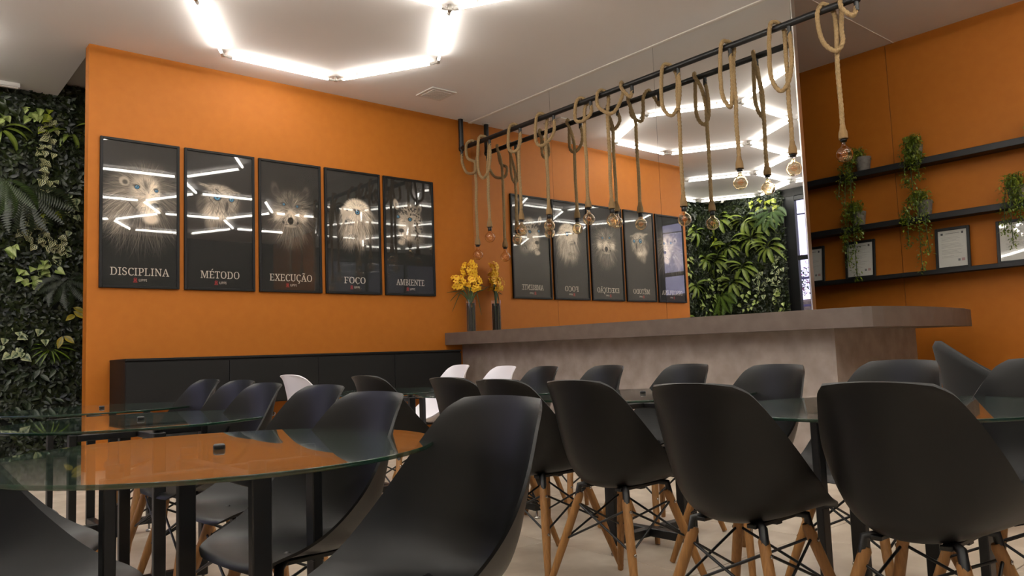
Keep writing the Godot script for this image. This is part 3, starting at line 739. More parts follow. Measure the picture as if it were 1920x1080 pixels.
# ---------------------------------------------------------------- hanging bulbs on a pipe
func pendants() -> void:
	var px := -0.22; var py := 3.745; var R := 0.030
	var rail := thing("pipe_rail", "straight black pipe rail hung from the ceiling in front of the mirror", "pipe rail", Vector3(px, py, 0))
	part("pipe", tubem([Vector3(0, 0, 0.06), Vector3(0, 0, 5.52)], [R], 18), M.black_metal, rail)
	for z in [0.085, 5.49]:
		part("post", tubem([Vector3(0, -0.03, z), Vector3(0, HC - py - 0.012, z)], [0.034], 16), M.black_metal, rail)
		part("ceiling_flange", lathem([Vector2(0, -0.012), Vector2(0.055, -0.012), Vector2(0.055, 0), Vector2(0, 0)], 20), M.white_plastic, rail, at(0, HC - py - 0.0005, z))
	var hz := [0.385, 0.645, 1.265, 1.757, 2.392, 2.737, 3.673, 4.319, 4.851, 5.304]   # where each rope hangs
	var by := [2.266, 2.46, 2.456, 2.439, 2.412, 2.34, 2.202, 2.44, 2.457, 2.481]      # bulb centre heights
	var lz := [0.313, 0.56, 1.18, 1.683, 2.35, 2.66, 3.568, 4.262, 4.772, 5.27]        # where each loop crosses the pipe
	var sag := [0.34, 0.42, 0.22, 0.26, 0.14, 0.26, 0.40, 0.50, 0.50, 0.10]
	var cross := [0.30, 0.24, 0.16, 0.10, 0.08, 0.12, 0.16, 0.20, 0.14, 0.36]
	var who := ["nearest the posters, beside the yellow orchids", "second from the poster wall, with a deep loop", "third from the poster wall, in front of the first mirrored poster", "fourth from the poster wall, at the first mirror joint", "fifth from the poster wall, with a tight knot at the pipe", "sixth from the poster wall, with a sideways loop over the pipe", "seventh from the poster wall, beside the mirrored planted wall", "eighth from the poster wall, third from the free end of the pipe", "ninth from the poster wall, close to the mirror edge", "tenth and last, alone in front of the shelf wall"]
	var bulb_r := 0.066
	var bprof := []
	for k in 19:
		var a := PI * k / 18.0
		bprof.append(Vector2(sin(a) * bulb_r, -cos(a) * bulb_r))
	bprof = bprof.slice(0, 16)
	bprof.append(Vector2(0.026, 0.066)); bprof.append(Vector2(0.018, 0.080)); bprof.append(Vector2(0.016, 0.098))
	var shellp := bprof.duplicate()
	for k in range(bprof.size() - 1, -1, -1):
		shellp.append(Vector2(maxf(bprof[k].x - 0.0016, 0.0), bprof[k].y + (0.0016 if k < 3 else 0.0)))
	var bulb_mesh := lathem(shellp, 32)
	var fil := []
	for k in 64:
		var t := k / 63.0
		fil.append(Vector3(cos(t * 22.0) * (0.006 + 0.022 * sin(t * PI)), -0.022 + 0.05 * t, sin(t * 22.0) * (0.006 + 0.022 * sin(t * PI))))
	var fil_mesh := tubem(fil, [0.0016], 5)
	for i in 10:
		var sz := 0.09 + 0.6 * i
		var st := part("stub", tubem([Vector3(0, -R + 0.006, sz), Vector3(0, -R - 0.075, sz)], [0.020], 12), M.black_metal, rail)
		st.name = st.name
		var o := thing("rope_pendant", "rope pendant, %s" % who[i], "pendant lamp", Vector3(px, 0, 0), 0.0, "rope pendants on the black pipe")
		var y1: float = py - R - 0.06; var zl: float = lz[i]; var zh: float = hz[i]
		var xf := -0.052; var rr := 0.020; var s: float = sag[i]; var c: float = cross[i]
		var d := sz - zl
		var pts: Array
		if i == 0:
			pts = [Vector3(0, y1 + 0.02, sz), Vector3(-0.01, y1 - 0.12, sz + 0.02), Vector3(-0.02, y1 - 0.27, sz + 0.13), Vector3(-0.035, y1 - 0.30, zh + 0.02), Vector3(-0.05, y1 - 0.18, zh + 0.05), Vector3(xf - 0.01, py - 0.18, zl - 0.02), Vector3(xf, py, zl - 0.05), Vector3(0, py + 0.055, zl), Vector3(0.055, py, zl + 0.06), Vector3(0.03, py - 0.14, zl + 0.09), Vector3(-0.01, py - 0.30, zh)]
		elif i == 5:
			pts = [Vector3(0, y1 + 0.02, sz), Vector3(-0.02, y1 - 0.05, sz - 0.02), Vector3(-0.05, py - 0.03, sz - 0.10), Vector3(0, py + 0.055, sz - 0.14), Vector3(0.055, py - 0.03, sz - 0.17), Vector3(0.01, py - 0.19, sz - 0.22), Vector3(-0.03, py - 0.25, zh + 0.06), Vector3(xf, py - 0.14, zl - 0.01), Vector3(xf, py, zl - 0.02), Vector3(0, py + 0.055, zl), Vector3(0.055, py, zl + 0.04), Vector3(0.02, py - 0.14, zh - 0.01), Vector3(-0.01, py - 0.24, zh)]
		elif i == 9:
			pts = [Vector3(0, y1 + 0.02, sz), Vector3(-0.01, y1 - 0.05, sz - 0.03), Vector3(-0.045, y1 + 0.03, sz - 0.10), Vector3(0, py + 0.055, sz - 0.13), Vector3(0.055, py, sz - 0.15), Vector3(0.04, py - 0.2, zh + 0.03), Vector3(-0.01, py - 0.33, zh + 0.055), Vector3(-0.045, py - 0.40, zh + 0.01), Vector3(xf, py - 0.28, zl - 0.06), Vector3(xf, py - 0.05, zl - 0.09), Vector3(0, py + 0.055, zl - 0.06), Vector3(0.055, py - 0.02, zl), Vector3(0.03, py - 0.20, zh - 0.01), Vector3(-0.005, py - c, zh)]
		else:
			pts = [Vector3(0, y1 + 0.02, sz), Vector3(-0.015, y1 - s * 0.45, sz + 0.015), Vector3(-0.035, y1 - s * 0.85, lerpf(zh, sz, 0.6)), Vector3(-0.055, y1 - s, lerpf(zl, zh, 0.35)), Vector3(xf - 0.01, y1 - s * 0.65, zl - 0.05), Vector3(xf, py, zl - 0.035), Vector3(0, py + 0.055, zl), Vector3(0.055, py, zl + 0.035), Vector3(0.03, py - c * 0.7, zh - 0.02), Vector3(-0.012, py - c - 0.14, zh)]
		var top: float = by[i] + 0.17
		var low: float = pts[-1].y
		for k in range(1, 5): pts.append(Vector3(-0.012 + 0.004 * sin(k * 2.1 + i), lerpf(low, top, k / 4.0), zh + 0.006 * sin(k * 1.7 + i * 0.9) * (1.0 - k / 4.0)))
		var path := smooth(pts, 14)
		var mb := MB.new(); mb.tube(path, [rr], 12, true, 3, 0.125)
		part("rope", mb.done(), M.rope, o)
		var e := Vector3(-0.012, by[i], zh)
		part("rope_sleeve", lathem([Vector2(0, 0.245), Vector2(0.021, 0.245), Vector2(0.024, 0.215), Vector2(0.033, 0.19), Vector2(0.036, 0.165), Vector2(0.036, 0.135), Vector2(0.039, 0.128), Vector2(0, 0.128)], 16), M.jute, o, Transform3D(Basis.IDENTITY, e))
		var long_socket := i in [1, 3, 5, 6]
		part("socket", lathem([Vector2(0, 0.129), Vector2(0.025, 0.129), Vector2(0.025, 0.084 if long_socket else 0.108), Vector2(0, 0.084 if long_socket else 0.108)], 16), M.black_metal, o, Transform3D(Basis.IDENTITY, e))
		part("bulb", bulb_mesh, M.bulb_glass, o, Transform3D(Basis.IDENTITY, e))
		part("filament", fil_mesh, M.filament, o, Transform3D(Basis.IDENTITY, e))

# ---------------------------------------------------------------- shelves, pots, certificates
func trailing(o: Node3D, tips: Array, leaves: int, sd: int) -> void:
	var r2 := RandomNumberGenerator.new(); r2.seed = sd
	var st := MB.new(); var lf := MB.new()
	for t in tips:
		var pts := [Vector3(0, 0.16, 0), Vector3(-0.07, 0.24, t.z * 0.3), Vector3(-0.14, 0.14, t.z * 0.6), Vector3(t.x, lerpf(0.1, t.y, 0.45), t.z * 0.85), t]
		var path := smooth(pts, 7)
		st.tube(path, [0.004], 5)
		for k in leaves:
			var q: int = r2.randi_range(2, path.size() - 1)
			var taper := 1.0 - 0.55 * float(q) / path.size()
			var p: Vector3 = path[q] + Vector3(r2.randf_range(-0.05, 0.05), r2.randf_range(-0.05, 0.05), r2.randf_range(-0.075, 0.075)) * taper
			var dir := Vector3(r2.randf_range(-1, 0.3), r2.randf_range(-0.9, 0.4), r2.randf_range(-1, 1))
			var g := r2.randf()
			leaf(lf, Transform3D(look(dir, Vector3(-0.5, 1, 0)), p), r2.randf_range(0.025, 0.045), 0.018, "oval", 0.5, lin(0.26 + 0.28 * g, 0.34 + 0.23 * g, 0.09 + 0.09 * g), lin(0.20 + 0.20 * g, 0.27 + 0.18 * g, 0.07), false, 2, 3)
	part("stem", st.done(), M.stem, o)
	part("foliage", lf.done(), M.leaf, o)

func shelves() -> void:
	var ys := [[2.742, 2.795], [2.158, 2.206], [1.607, 1.640]]
	var lab := ["uppermost of the three long black shelves on the orange wall", "middle of the three long black shelves on the orange wall", "lowest long black shelf on the orange wall, carrying framed certificates"]
	for i in 3:
		var o := thing("wall_shelf", lab[i], "shelf", Vector3(WR - 0.10, ys[i][0], 5.2))
		var h: float = ys[i][1] - ys[i][0]
		part("board", box(Vector3(0.198, h, 6.4), Vector3(0, h / 2, 0), 0.004), M.shelf_black, o)
		part("front_lip", box(Vector3(0.016, h + 0.012, 6.4), Vector3(-0.104, h / 2, 0), 0.003), M.shelf_black, o)
	var prof := [Vector2(0, 0), Vector2(0.055, 0), Vector2(0.062, 0.01), Vector2(0.082, 0.155), Vector2(0.084, 0.165), Vector2(0.076, 0.168), Vector2(0.072, 0.14), Vector2(0, 0.138)]
	var pot_mesh := lathem(prof, 24)
	# y, z, trails
	var P := [
		[2.797, 4.43, [Vector3(-0.17, -0.44, -0.16), Vector3(-0.16, -0.34, -0.09), Vector3(-0.17, -0.24, -0.22), Vector3(-0.15, -0.10, -0.12)], "grey pot with a trailing vine on the top shelf, beside the end rope pendant"],
		[2.797, 4.97, [Vector3(-0.17, -0.36, 0.02), Vector3(-0.17, -0.25, -0.05), Vector3(-0.16, -0.20, 0.09), Vector3(-0.15, -0.02, 0.0), Vector3(-0.12, 0.02, 0.1)], "bushy trailing vine hiding its pot on the top shelf, above the middle certificates"],
		[2.797, 6.12, [Vector3(-0.17, -0.3, 0.1), Vector3(-0.17, -0.2, -0.06), Vector3(-0.15, -0.02, 0.0)], "trailing vine on the top shelf at the right edge of the photo"],
		[2.208, 4.33, [Vector3(-0.17, -0.58, 0.02), Vector3(-0.17, -0.42, -0.06), Vector3(-0.16, -0.25, -0.1), Vector3(-0.16, -0.14, 0.08)], "grey pot on the middle shelf whose vine hangs over the small certificate"],
		[2.208, 5.02, [Vector3(-0.17, -0.56, 0.0), Vector3(-0.17, -0.38, 0.08), Vector3(-0.17, -0.30, -0.12), Vector3(-0.15, -0.05, -0.16)], "grey pot on the middle shelf whose vine hangs left of the large certificate"],
		[2.208, 5.86, [Vector3(-0.17, -0.42, -0.02), Vector3(-0.17, -0.28, -0.08), Vector3(-0.16, -0.18, 0.06), Vector3(-0.15, 0.0, 0.06)], "bushy vine on the middle shelf hanging over the rightmost certificate"]]
	for i in P.size():
		var o := thing("potted_vine", P[i][3], "potted plant", Vector3(WR - 0.10, P[i][0], P[i][1]), 0.0, "trailing vines on the black shelves")
		part("pot", pot_mesh, M.pot, o)
		trailing(o, P[i][2], 210, 900 + i)
	# certificates leaning on the lowest shelf
	var C := [[3.72, 0.335, 0.425, "framed certificate at the left end of the shelf, half hidden by the mirror"], [4.297, 0.335, 0.425, "small framed certificate behind the tip of the left hanging vine"], [5.243, 0.325, 0.432, "framed certificate in the middle of the lowest shelf, bright with reflections"], [5.88, 0.48, 0.425, "widest framed certificate at the right end of the lowest shelf"]]
	for i in 4:
		var w: float = C[i][1]; var h: float = C[i][2]
		var o := thing("framed_certificate", C[i][3], "certificate", Vector3(WR - 0.085, 1.641, C[i][0]), -PI / 2)
		o.rotation.x = 0.0
		var tilt := Node3D.new(); var b := 0.028
		tilt.free()
		var bs := Basis(Vector3.RIGHT, -0.10)
		for s in [-1.0, 1.0]:
			part("frame_side", box(Vector3(b, h, 0.02), Vector3(s * (w - b) / 2, h / 2, 0), 0.003), M.shelf_black, o, Transform3D(bs, Vector3.ZERO))
			part("frame_rail", box(Vector3(w - 2 * b, b, 0.02), Vector3(0, h / 2 + s * (h - b) / 2, 0), 0.003), M.shelf_black, o, Transform3D(bs, Vector3.ZERO))
		var q := MB.new(); var iw := w / 2 - b
		q.quad_uv(Vector3(-iw, b, -0.002), Vector3(iw, b, -0.002), Vector3(iw, h - b, -0.002), Vector3(-iw, h - b, -0.002), Vector3(0, 0, 1))
		var pm := StandardMaterial3D.new(); pm.albedo_texture = cert_image(i); pm.roughness = 0.8
		part("printed_sheet", q.done(), pm, o, Transform3D(bs, Vector3.ZERO))
		part("backing_board", box(Vector3(iw * 2, h - 2 * b, 0.004), Vector3(0, h / 2, -0.006)), M.shelf_black, o, Transform3D(bs, Vector3.ZERO))
		part("glass", box(Vector3(iw * 2, h - 2 * b, 0.002), Vector3(0, h / 2, 0.004)), M.picture_glass, o, Transform3D(bs, Vector3.ZERO))

func cert_image(i: int) -> ImageTexture:
	var r2 := RandomNumberGenerator.new(); r2.seed = 70 + i
	var im := Image.create(128, 176, false, Image.FORMAT_RGB8); im.fill(Color(0.83, 0.82, 0.79))
	var ink := Color(0.58, 0.57, 0.55)
	im.fill_rect(Rect2i(12, 12, 10, 9), Color(0.25, 0.25, 0.26)); im.fill_rect(Rect2i(104, 10, 9, 11), Color(0.35, 0.33, 0.33))
	im.fill_rect(Rect2i(34, 14, 60, 3), ink)
	for k in 17:
		var y := 34 + k * 6
		if k % 5 == 4: continue
		im.fill_rect(Rect2i(14, y, r2.randi_range(50, 98), 1), ink)
	im.fill_rect(Rect2i(86, 140, 10, 11), Color(0.5, 0.5, 0.5)); im.fill_rect(Rect2i(102, 138, 14, 13), Color(0.72, 0.58, 0.57))
	return ImageTexture.create_from_image(im)

# ---------------------------------------------------------------- vase of orchids on the bar
func vase() -> void:
	var o := thing("orchid_vase", "clear glass cylinder vase with yellow orchids standing on the far end of the bar", "vase", Vector3(-0.215, 1.271 + bar_y(0.17), 0.17))
	var h := 0.43
	part("glass_cylinder", lathem([Vector2(0, 0.0), Vector2(0.066, 0.0), Vector2(0.068, 0.004), Vector2(0.068, h), Vector2(0.063, h), Vector2(0.063, 0.014), Vector2(0, 0.012)], 28), M.vase_glass, o)
	var sm := mat("vase_stem", Color(0.13, 0.11, 0.075), 0.8); var sm2 := mat("vase_stem_light", Color(0.32, 0.30, 0.18), 0.8)
	for k in 16:
		var a := TAU * k / 16.0; var rr := 0.047 if k % 2 else 0.036
		var p := Vector3(cos(a) * rr, 0.016, sin(a) * rr)
		part("stem_in_vase", tubem([p, p + Vector3(0, h - 0.06 - 0.03 * (k % 3), 0)], [0.011], 6), sm2 if k % 4 == 0 else sm, o)
	# inflorescences: [tip points], blossoms
	var bl := MB.new()
	for k in 5:
		var a := TAU * k / 5.0
		leaf(bl, Transform3D(look(Vector3(cos(a), sin(a), 0.35), Vector3(0, 0, 1)), Vector3.ZERO), 0.042, 0.032, "oval", 0.5, lin(0.92, 0.74, 0.14), lin(0.88, 0.66, 0.10), false, 3, 3)
	leaf(bl, Transform3D(look(Vector3(0, -0.5, 1), Vector3(0, 1, 0)), Vector3.ZERO), 0.022, 0.02, "oval", 0.6, lin(0.75, 0.38, 0.05), lin(0.85, 0.5, 0.06), false, 3, 3)
	var blossom := bl.done()
	var right := Vector3(0.76, 0, 0.65)
	for f in [[-0.16, 0.66, 0.095, 22], [0.0, 0.84, 0.10, 26], [0.06, 0.64, 0.095, 22], [0.03, 0.74, 0.05, 7]]:
		var c: Vector3 = right * f[0] + Vector3(0, f[1], 0)
		part("flower_stem", tubem(smooth([Vector3(0, h - 0.05, 0), c * 0.4 + Vector3(0, 0.32, 0), c + Vector3(0, 0.02, 0)], 5), [0.005], 6), M.stem, o)
		for k in f[3]:
			var dv := Vector3(rng.randf_range(-1, 1), rng.randf_range(-1.1, 1.1), rng.randf_range(-1, 1)).limit_length(1.0)
			var fd := (dv * 0.8 + Vector3(-0.6, 0.1, 0.75)).normalized()
			part("blossom", blossom, M.petal, o, Transform3D(look(Vector3.UP - fd * fd.y, fd) * Basis(Vector3.RIGHT, -PI / 2) , c + dv * f[2]))
	var lv := [[-0.30, 0.38, 0.52], [-0.22, 0.28, 0.54], [-0.27, 0.53, 0.55], [0.22, 0.58, 0.62], [0.16, 0.22, 0.50], [0.30, 0.60, 0.55], [0.14, 0.70, 0.60], [-0.1, 0.62, 0.6]]
	for i in lv.size():
		var e: Vector3 = right * lv[i][0] + Vector3(-0.03 * (i % 3), lv[i][1], 0)
		var mid: Vector3 = right * lv[i][0] * 0.55 + Vector3(0, lv[i][2], 0)
		var path := smooth([Vector3(0, h - 0.06, 0), mid * Vector3(0.5, 1, 0.5) - Vector3(0, 0.03, 0), mid, e], 5)
		part("strap_leaf", tubem(path, [0.008, 0.010, 0.010, 0.009, 0.009, 0.008, 0.008, 0.007, 0.007, 0.006, 0.006, 0.005, 0.005, 0.004, 0.003, 0.002], 5), M.stem, o)

# ---------------------------------------------------------------- chairs and tables
var chair_parts := {}

func chair_shell() -> ArrayMesh:
	# centre line and right edge in (z forward, y), with half widths
	var cz := [0.212, 0.195, 0.13, 0.05, -0.05, -0.125, -0.175, -0.205, -0.222, -0.236, -0.247, -0.257, -0.266, -0.273]
	var cy := [0.418, 0.434, 0.436, 0.426, 0.415, 0.418, 0.441, 0.489, 0.550, 0.615, 0.680, 0.740, 0.795, 0.824]
	var ez := [0.200, 0.188, 0.150, 0.106, 0.060, 0.016, -0.026, -0.066, -0.102, -0.136, -0.168, -0.199, -0.231, -0.264]
	var ey := [0.416, 0.434, 0.452, 0.466, 0.486, 0.514, 0.548, 0.586, 0.628, 0.672, 0.716, 0.758, 0.795, 0.818]
	var hw := [0.145, 0.184, 0.206, 0.220, 0.230, 0.236, 0.239, 0.237, 0.230, 0.218, 0.203, 0.186, 0.168, 0.140]
	var nu := 21; var n := cz.size()
	var rows := []
	var fine := 3
	for i in (n - 1) * fine + 1:
		var t := float(i) / fine; var k := mini(int(t), n - 2); var f := t - k
		var g := func(a: Array) -> float: return cubic_interpolate(a[k], a[k + 1], a[maxi(k - 1, 0)], a[mini(k + 2, n - 1)], f)
		var c := Vector3(0, g.call(cy), g.call(cz)); var w: float = g.call(hw); var ey1: float = g.call(ey); var ez1: float = g.call(ez)
		var row := []
		for j in nu:
			var s := 2.0 * j / (nu - 1) - 1.0
			var q := pow(absf(s), 2.25)
			row.append(Vector3(s * w * (1.0 - 0.03 * q), lerpf(c.y, ey1, q), lerpf(c.z, ez1, q)))
		rows.append(row)
	var b := MB.new()
	# thickness along the normals
	var under := []
	for i in rows.size():
		var line := []
		for j in nu:
			var a: Vector3 = rows[mini(i + 1, rows.size() - 1)][j] - rows[maxi(i - 1, 0)][j]
			var d: Vector3 = rows[i][mini(j + 1, nu - 1)] - rows[i][maxi(j - 1, 0)]
			var nn := d.cross(a).normalized()   # towards the sitter is +; shift away
			if nn.dot(Vector3(0, 0.6, 0.6)) < 0.0: nn = -nn
			line.append(rows[i][j] - nn * 0.007)
		under.append(line)
	b.grid(rows, false, true)
	b.grid(under, false, false)
	var rim := func(top: Array, bot: Array) -> void:
		var mid := []
		for k in top.size(): mid.append((top[k] + bot[k]) * 0.5)
		var cen := Vector3(0, 0.55, -0.05)
		for k in top.size() - 1:
			var nn: Vector3 = ((top[k] + top[k + 1]) * 0.5 - cen).normalized()
			b.flat([top[k], top[k + 1], bot[k + 1], bot[k]], nn)
	var l1 := []; var l2 := []; var r1 := []; var r2 := []
	for i in rows.size(): l1.append(rows[i][0]); l2.append(under[i][0]); r1.append(rows[i][nu - 1]); r2.append(under[i][nu - 1])
	rim.call(l1, l2); rim.call(r1, r2); rim.call(rows[0], under[0]); rim.call(rows[-1], under[-1])
	return b.done()

func build_chair(white: bool) -> Node3D:
	var o := Node3D.new(); o.name = "proto"
	part("shell", chair_parts.shell, M.plastic_white if white else M.plastic_black, o)
	var corners := []
	for s in [[-1, 1], [1, 1], [1, -1], [-1, -1]]:
		var top := Vector3(s[0] * 0.118, 0.375, s[1] * 0.122 - 0.01); var foot := Vector3(s[0] * 0.225, 0.004, s[1] * 0.215 - 0.01)
		corners.append([top, foot])
		var dir := (foot - top).normalized()
		var lg := part("leg", tubem([top - dir * 0.01, top, top.lerp(foot, 0.5), foot], [0.012, 0.0165, 0.0165, 0.012], 12), M.beech, o)
		var side := Vector3(s[0], 0, 0)
		for k in [0.10, 0.48]:
			part("screw", lathem([Vector2(0, 0.004), Vector2(0.005, 0.004), Vector2(0.0075, 0.0), Vector2(0, 0)], 10), M.chrome, lg, Transform3D(Basis(Vector3(0, 0, 1), side, Vector3(0, 1, 0)), top.lerp(foot, k) + Vector3(s[0] * 0.0155, 0, 0)))
		var br := MB.new(); br.tube([top + Vector3(-s[0] * 0.05, 0.048, -s[1] * 0.05), top + Vector3(0, 0.035, 0), top + dir * 0.035], [0.012, 0.013, 0.0135], 8)
		part("bracket", br.done(), M.black_metal, lg)
	for k in 4:
		var a: Array = corners[k]; var c: Array = corners[(k + 1) % 4]
		for e in [[a, c], [c, a]]:
			part("brace_rod", tubem([e[0][0].lerp(e[0][1], 0.08), e[1][0].lerp(e[1][1], 0.46)], [0.0045], 6), M.black_metal, o)
	var ub := MB.new()
	for s in [-1.0, 1.0]: ub.box(Vector3(0.03, 0.012, 0.26), at(s * 0.085, 0.412, -0.01), 0.002)
	ub.box(Vector3(0.20, 0.010, 0.03), at(0, 0.405, -0.01), 0.002)
	part("under_frame", ub.done(), M.black_metal, o)
	return o

func chair(proto: Node3D, back: Vector2, turn: float, top: float, label: String, group := "") -> void:
	var o: Node3D = proto.duplicate(); o.name = numbered(self, "shell_chair"); add_child(o, true)
	var k := top / 0.824
	o.scale = Vector3.ONE * k
	o.rotation.y = deg_to_rad(turn)
	var off := Basis(Vector3.UP, deg_to_rad(turn)) * Vector3(0, 0, -0.27 * k)
	o.position = Vector3(back.x - off.x, 0, back.y - off.z)
	tag(o, label, "chair", group)

func table(x: float, z: float, label: String) -> void:
	var o := thing("glass_table", label, "table", Vector3(x, 0, z), 0.0, "round glass tables")
	var R := 0.54; var y := 0.716
	var b := MB.new()
	var ring := func(r: float, yy: float) -> Array:
		var q := []
		for k in 64: q.append(Vector3(cos(TAU * k / 64) * r, yy, sin(TAU * k / 64) * r))
		return q
	b.flat(ring.call(R - 0.002, y + 0.010), Vector3.UP); b.flat(ring.call(R - 0.002, y), Vector3.DOWN)
	part("glass_top", b.done(), M.table_glass, o)
	var e := MB.new(); e.lathe([Vector2(R - 0.002, y), Vector2(R, y + 0.002), Vector2(R, y + 0.008), Vector2(R - 0.002, y + 0.010)], 64)
	part("glass_edge", e.done(), M.table_edge, o)
	part("knob", lathem([Vector2(0, 0.013), Vector2(0.012, 0.013), Vector2(0.0145, 0.009), Vector2(0.0145, 0.0), Vector2(0, 0.0)], 16), M.black_metal, o, at(0, y + 0.0105, 0))
	for k in 4:
		var d := Vector3(cos(PI / 2 * k), 0, sin(PI / 2 * k))
		var bs := Basis(d, Vector3.UP, d.cross(Vector3.UP))
		part("post", box(Vector3(0.028, 0.64, 0.046), Vector3.ZERO, 0.003), M.black_metal, o, Transform3D(bs, d * 0.255 + Vector3(0, 0.365, 0)))
		part("upper_arm", box(Vector3(0.245, 0.026, 0.042), Vector3.ZERO, 0.003), M.black_metal, o, Transform3D(bs, d * 0.12 + Vector3(0, 0.671, 0)))
		part("base_arm", box(Vector3(0.245, 0.040, 0.042), Vector3.ZERO, 0.003), M.black_metal, o, Transform3D(bs, d * 0.123 + Vector3(0, 0.066, 0)))
		part("levelling_foot", lathem([Vector2(0, 0.045), Vector2(0.006, 0.045), Vector2(0.006, 0.012), Vector2(0.018, 0.008), Vector2(0.018, 0.0), Vector2(0, 0.0)], 12), M.chrome, o, Transform3D(Basis.IDENTITY, d * 0.255 + Vector3(0, 0.001, 0)))
		part("glass_pad", lathem([Vector2(0, 0.03), Vector2(0.02, 0.03), Vector2(0.02, 0.0), Vector2(0, 0.0)], 12), M.black_metal, o, Transform3D(Basis.IDENTITY, d * 0.24 + Vector3(0, y - 0.0305, 0)))

func furniture() -> void:
	chair_parts.shell = chair_shell()
	table(-5.68, 6.27, "round glass table nearest the camera at the lower left")
	table(-5.46, 4.74, "second round glass table from the camera in the left row")
	table(-5.30, 3.35, "third round glass table in the left row, before the planted wall")
	table(-3.80, 7.10, "round glass table at the right, nearest the curved end of the bar")
	table(-3.42, 5.74, "round glass table in the middle of the row along the bar")
	table(-3.36, 4.60, "third round glass table in the row along the bar")
	table(-3.52, 3.56, "farthest round glass table in the row along the bar, among white chairs")
	var kb := build_chair(false); var kw := build_chair(true)
	# left row, chairs facing left
	chair(kb, Vector2(-5.18, 6.79), -87, 0.838, "black shell chair in the centre foreground, beside the nearest glass table")
	chair(kb, Vector2(-5.17, 6.18), -86, 0.842, "black shell chair just beyond the nearest table, behind the glass edge")
	chair(kb, Vector2(-5.02, 5.55), -88, 0.853, "black shell chair in front of the white chair at the cabinet")
	chair(kb, Vector2(-4.98, 4.92), -88, 0.858, "black shell chair right of the second table in the left row")
	chair(kb, Vector2(-4.93, 4.50), -88, 0.868, "black shell chair second from the far end of the left row")
	chair(kb, Vector2(-4.88, 3.90), -88, 0.872, "black shell chair at the far end of the left row, only its rim showing")
	# left row, chairs facing right (backs out of the picture)
	chair(kb, Vector2(-6.32, 6.08), 56, 0.83, "black shell chair whose seat is lowest at the left edge")
	chair(kb, Vector2(-6.28, 5.52), 56, 0.83, "black shell chair whose seat lies under the nearest table's left half")
	chair(kb, Vector2(-6.30, 4.96), 56, 0.83, "black shell chair whose seat is topmost of the three at the left edge")
	# row along the bar, backs towards the camera
	chair(kb, Vector2(-4.45, 7.36), 91, 0.836, "largest black chair at the right, its back to the camera")
	chair(kb, Vector2(-4.54, 6.87), 91, 0.836, "second black chair from the right with its back to the camera")
	chair(kb, Vector2(-4.32, 6.16), 91, 0.836, "third black chair from the right with its back to the camera")
	chair(kb, Vector2(-4.30, 5.68), 91, 0.840, "fourth black chair from the right with its back to the camera")
	chair(kb, Vector2(-4.22, 5.20), 91, 0.846, "black chair with its back to the camera in front of the far white chair")
	chair(kb, Vector2(-4.20, 4.38), 91, 0.858, "black chair with its back to the camera against the black cabinet")
	chair(kw, Vector2(-4.15, 3.29), 91, 0.868, "white shell chair with its back to the camera before the black cabinet")
	# row along the bar, facing the camera side
	chair(kb, Vector2(-3.21, 7.41), -100, 0.86, "black chair at the right edge, facing left across the glass table")
	chair(kb, Vector2(-3.20, 6.90), -100, 0.862, "black chair in front of the end face of the bar")
	chair(kb, Vector2(-3.16, 6.33), -100, 0.853, "black chair facing left in front of the bar corner")
	chair(kb, Vector2(-2.87, 5.62), -100, 0.857, "black chair facing left behind the middle glass table")
	chair(kb, Vector2(-2.89, 5.04), -100, 0.86, "black chair facing left before the middle of the bar front")
	chair(kb, Vector2(-2.86, 4.45), -100, 0.862, "black chair facing left next to the white chairs at the bar")
	chair(kw, Vector2(-2.71, 3.85), -100, 0.868, "white shell chair facing left, nearer of the two at the bar")
	chair(kw, Vector2(-2.64, 3.20), -100, 0.884, "white shell chair facing left, next to the cabinet end")
	kb.free(); kw.free()
	armchair()

func armchair() -> void:
	var o := thing("upholstered_armchair", "black upholstered armchair with sloping arms behind the right-hand chairs", "armchair", Vector3(-1.75, 0, 6.85), deg_to_rad(20))
	var b := MB.new(); var rows := []; var inner := []
	var n := 28
	var prof := func(a: float) -> float: return lerpf(0.63, 0.93, pow(maxf(0.0, cos(a * 0.62)), 2.6))
	var outer := []; var top := []; var top2 := []; var inn := []; var bot := []; var bot2 := []
	for k in n + 1:
		var a := lerpf(-2.2, 2.2, float(k) / n)
		var dir := Vector3(sin(a), 0, -cos(a))
		var h: float = prof.call(a)
		var lean := dir * 0.07 * (h - 0.3)
		var ro := Vector3(dir.x * 0.34, 0, dir.z * 0.33)
		bot.append(ro * 0.85 + Vector3(0, 0.30, 0)); outer.append(ro + lean + Vector3(0, h - 0.03, 0)); top.append(ro * 0.95 + lean + Vector3(0, h, 0))
		top2.append(ro * 0.86 + lean + Vector3(0, h, 0)); inn.append(ro * 0.80 + lean + Vector3(0, h - 0.03, 0)); bot2.append(ro * 0.72 + Vector3(0, 0.30, 0))
	b.grid([bot, outer, top, top2, inn, bot2, bot], false, false)
	for e in [0, n]: b.flat([bot[e], outer[e], top[e], top2[e], inn[e], bot2[e]], Vector3(0, 0, 1))
	part("back_and_arms", b.done(), M.fabric, o)
	part("seat_cushion", lathem([Vector2(0, 0.46), Vector2(0.20, 0.455), Vector2(0.25, 0.43), Vector2(0.26, 0.36), Vector2(0.24, 0.31), Vector2(0, 0.30)], 28), M.fabric, o)
	for s in [[-1, 1], [1, 1], [1, -1], [-1, -1]]:
		part("leg", tubem([Vector3(s[0] * 0.16, 0.31, s[1] * 0.16), Vector3(s[0] * 0.22, 0.004, s[1] * 0.22)], [0.02, 0.013], 10), M.beech, o)

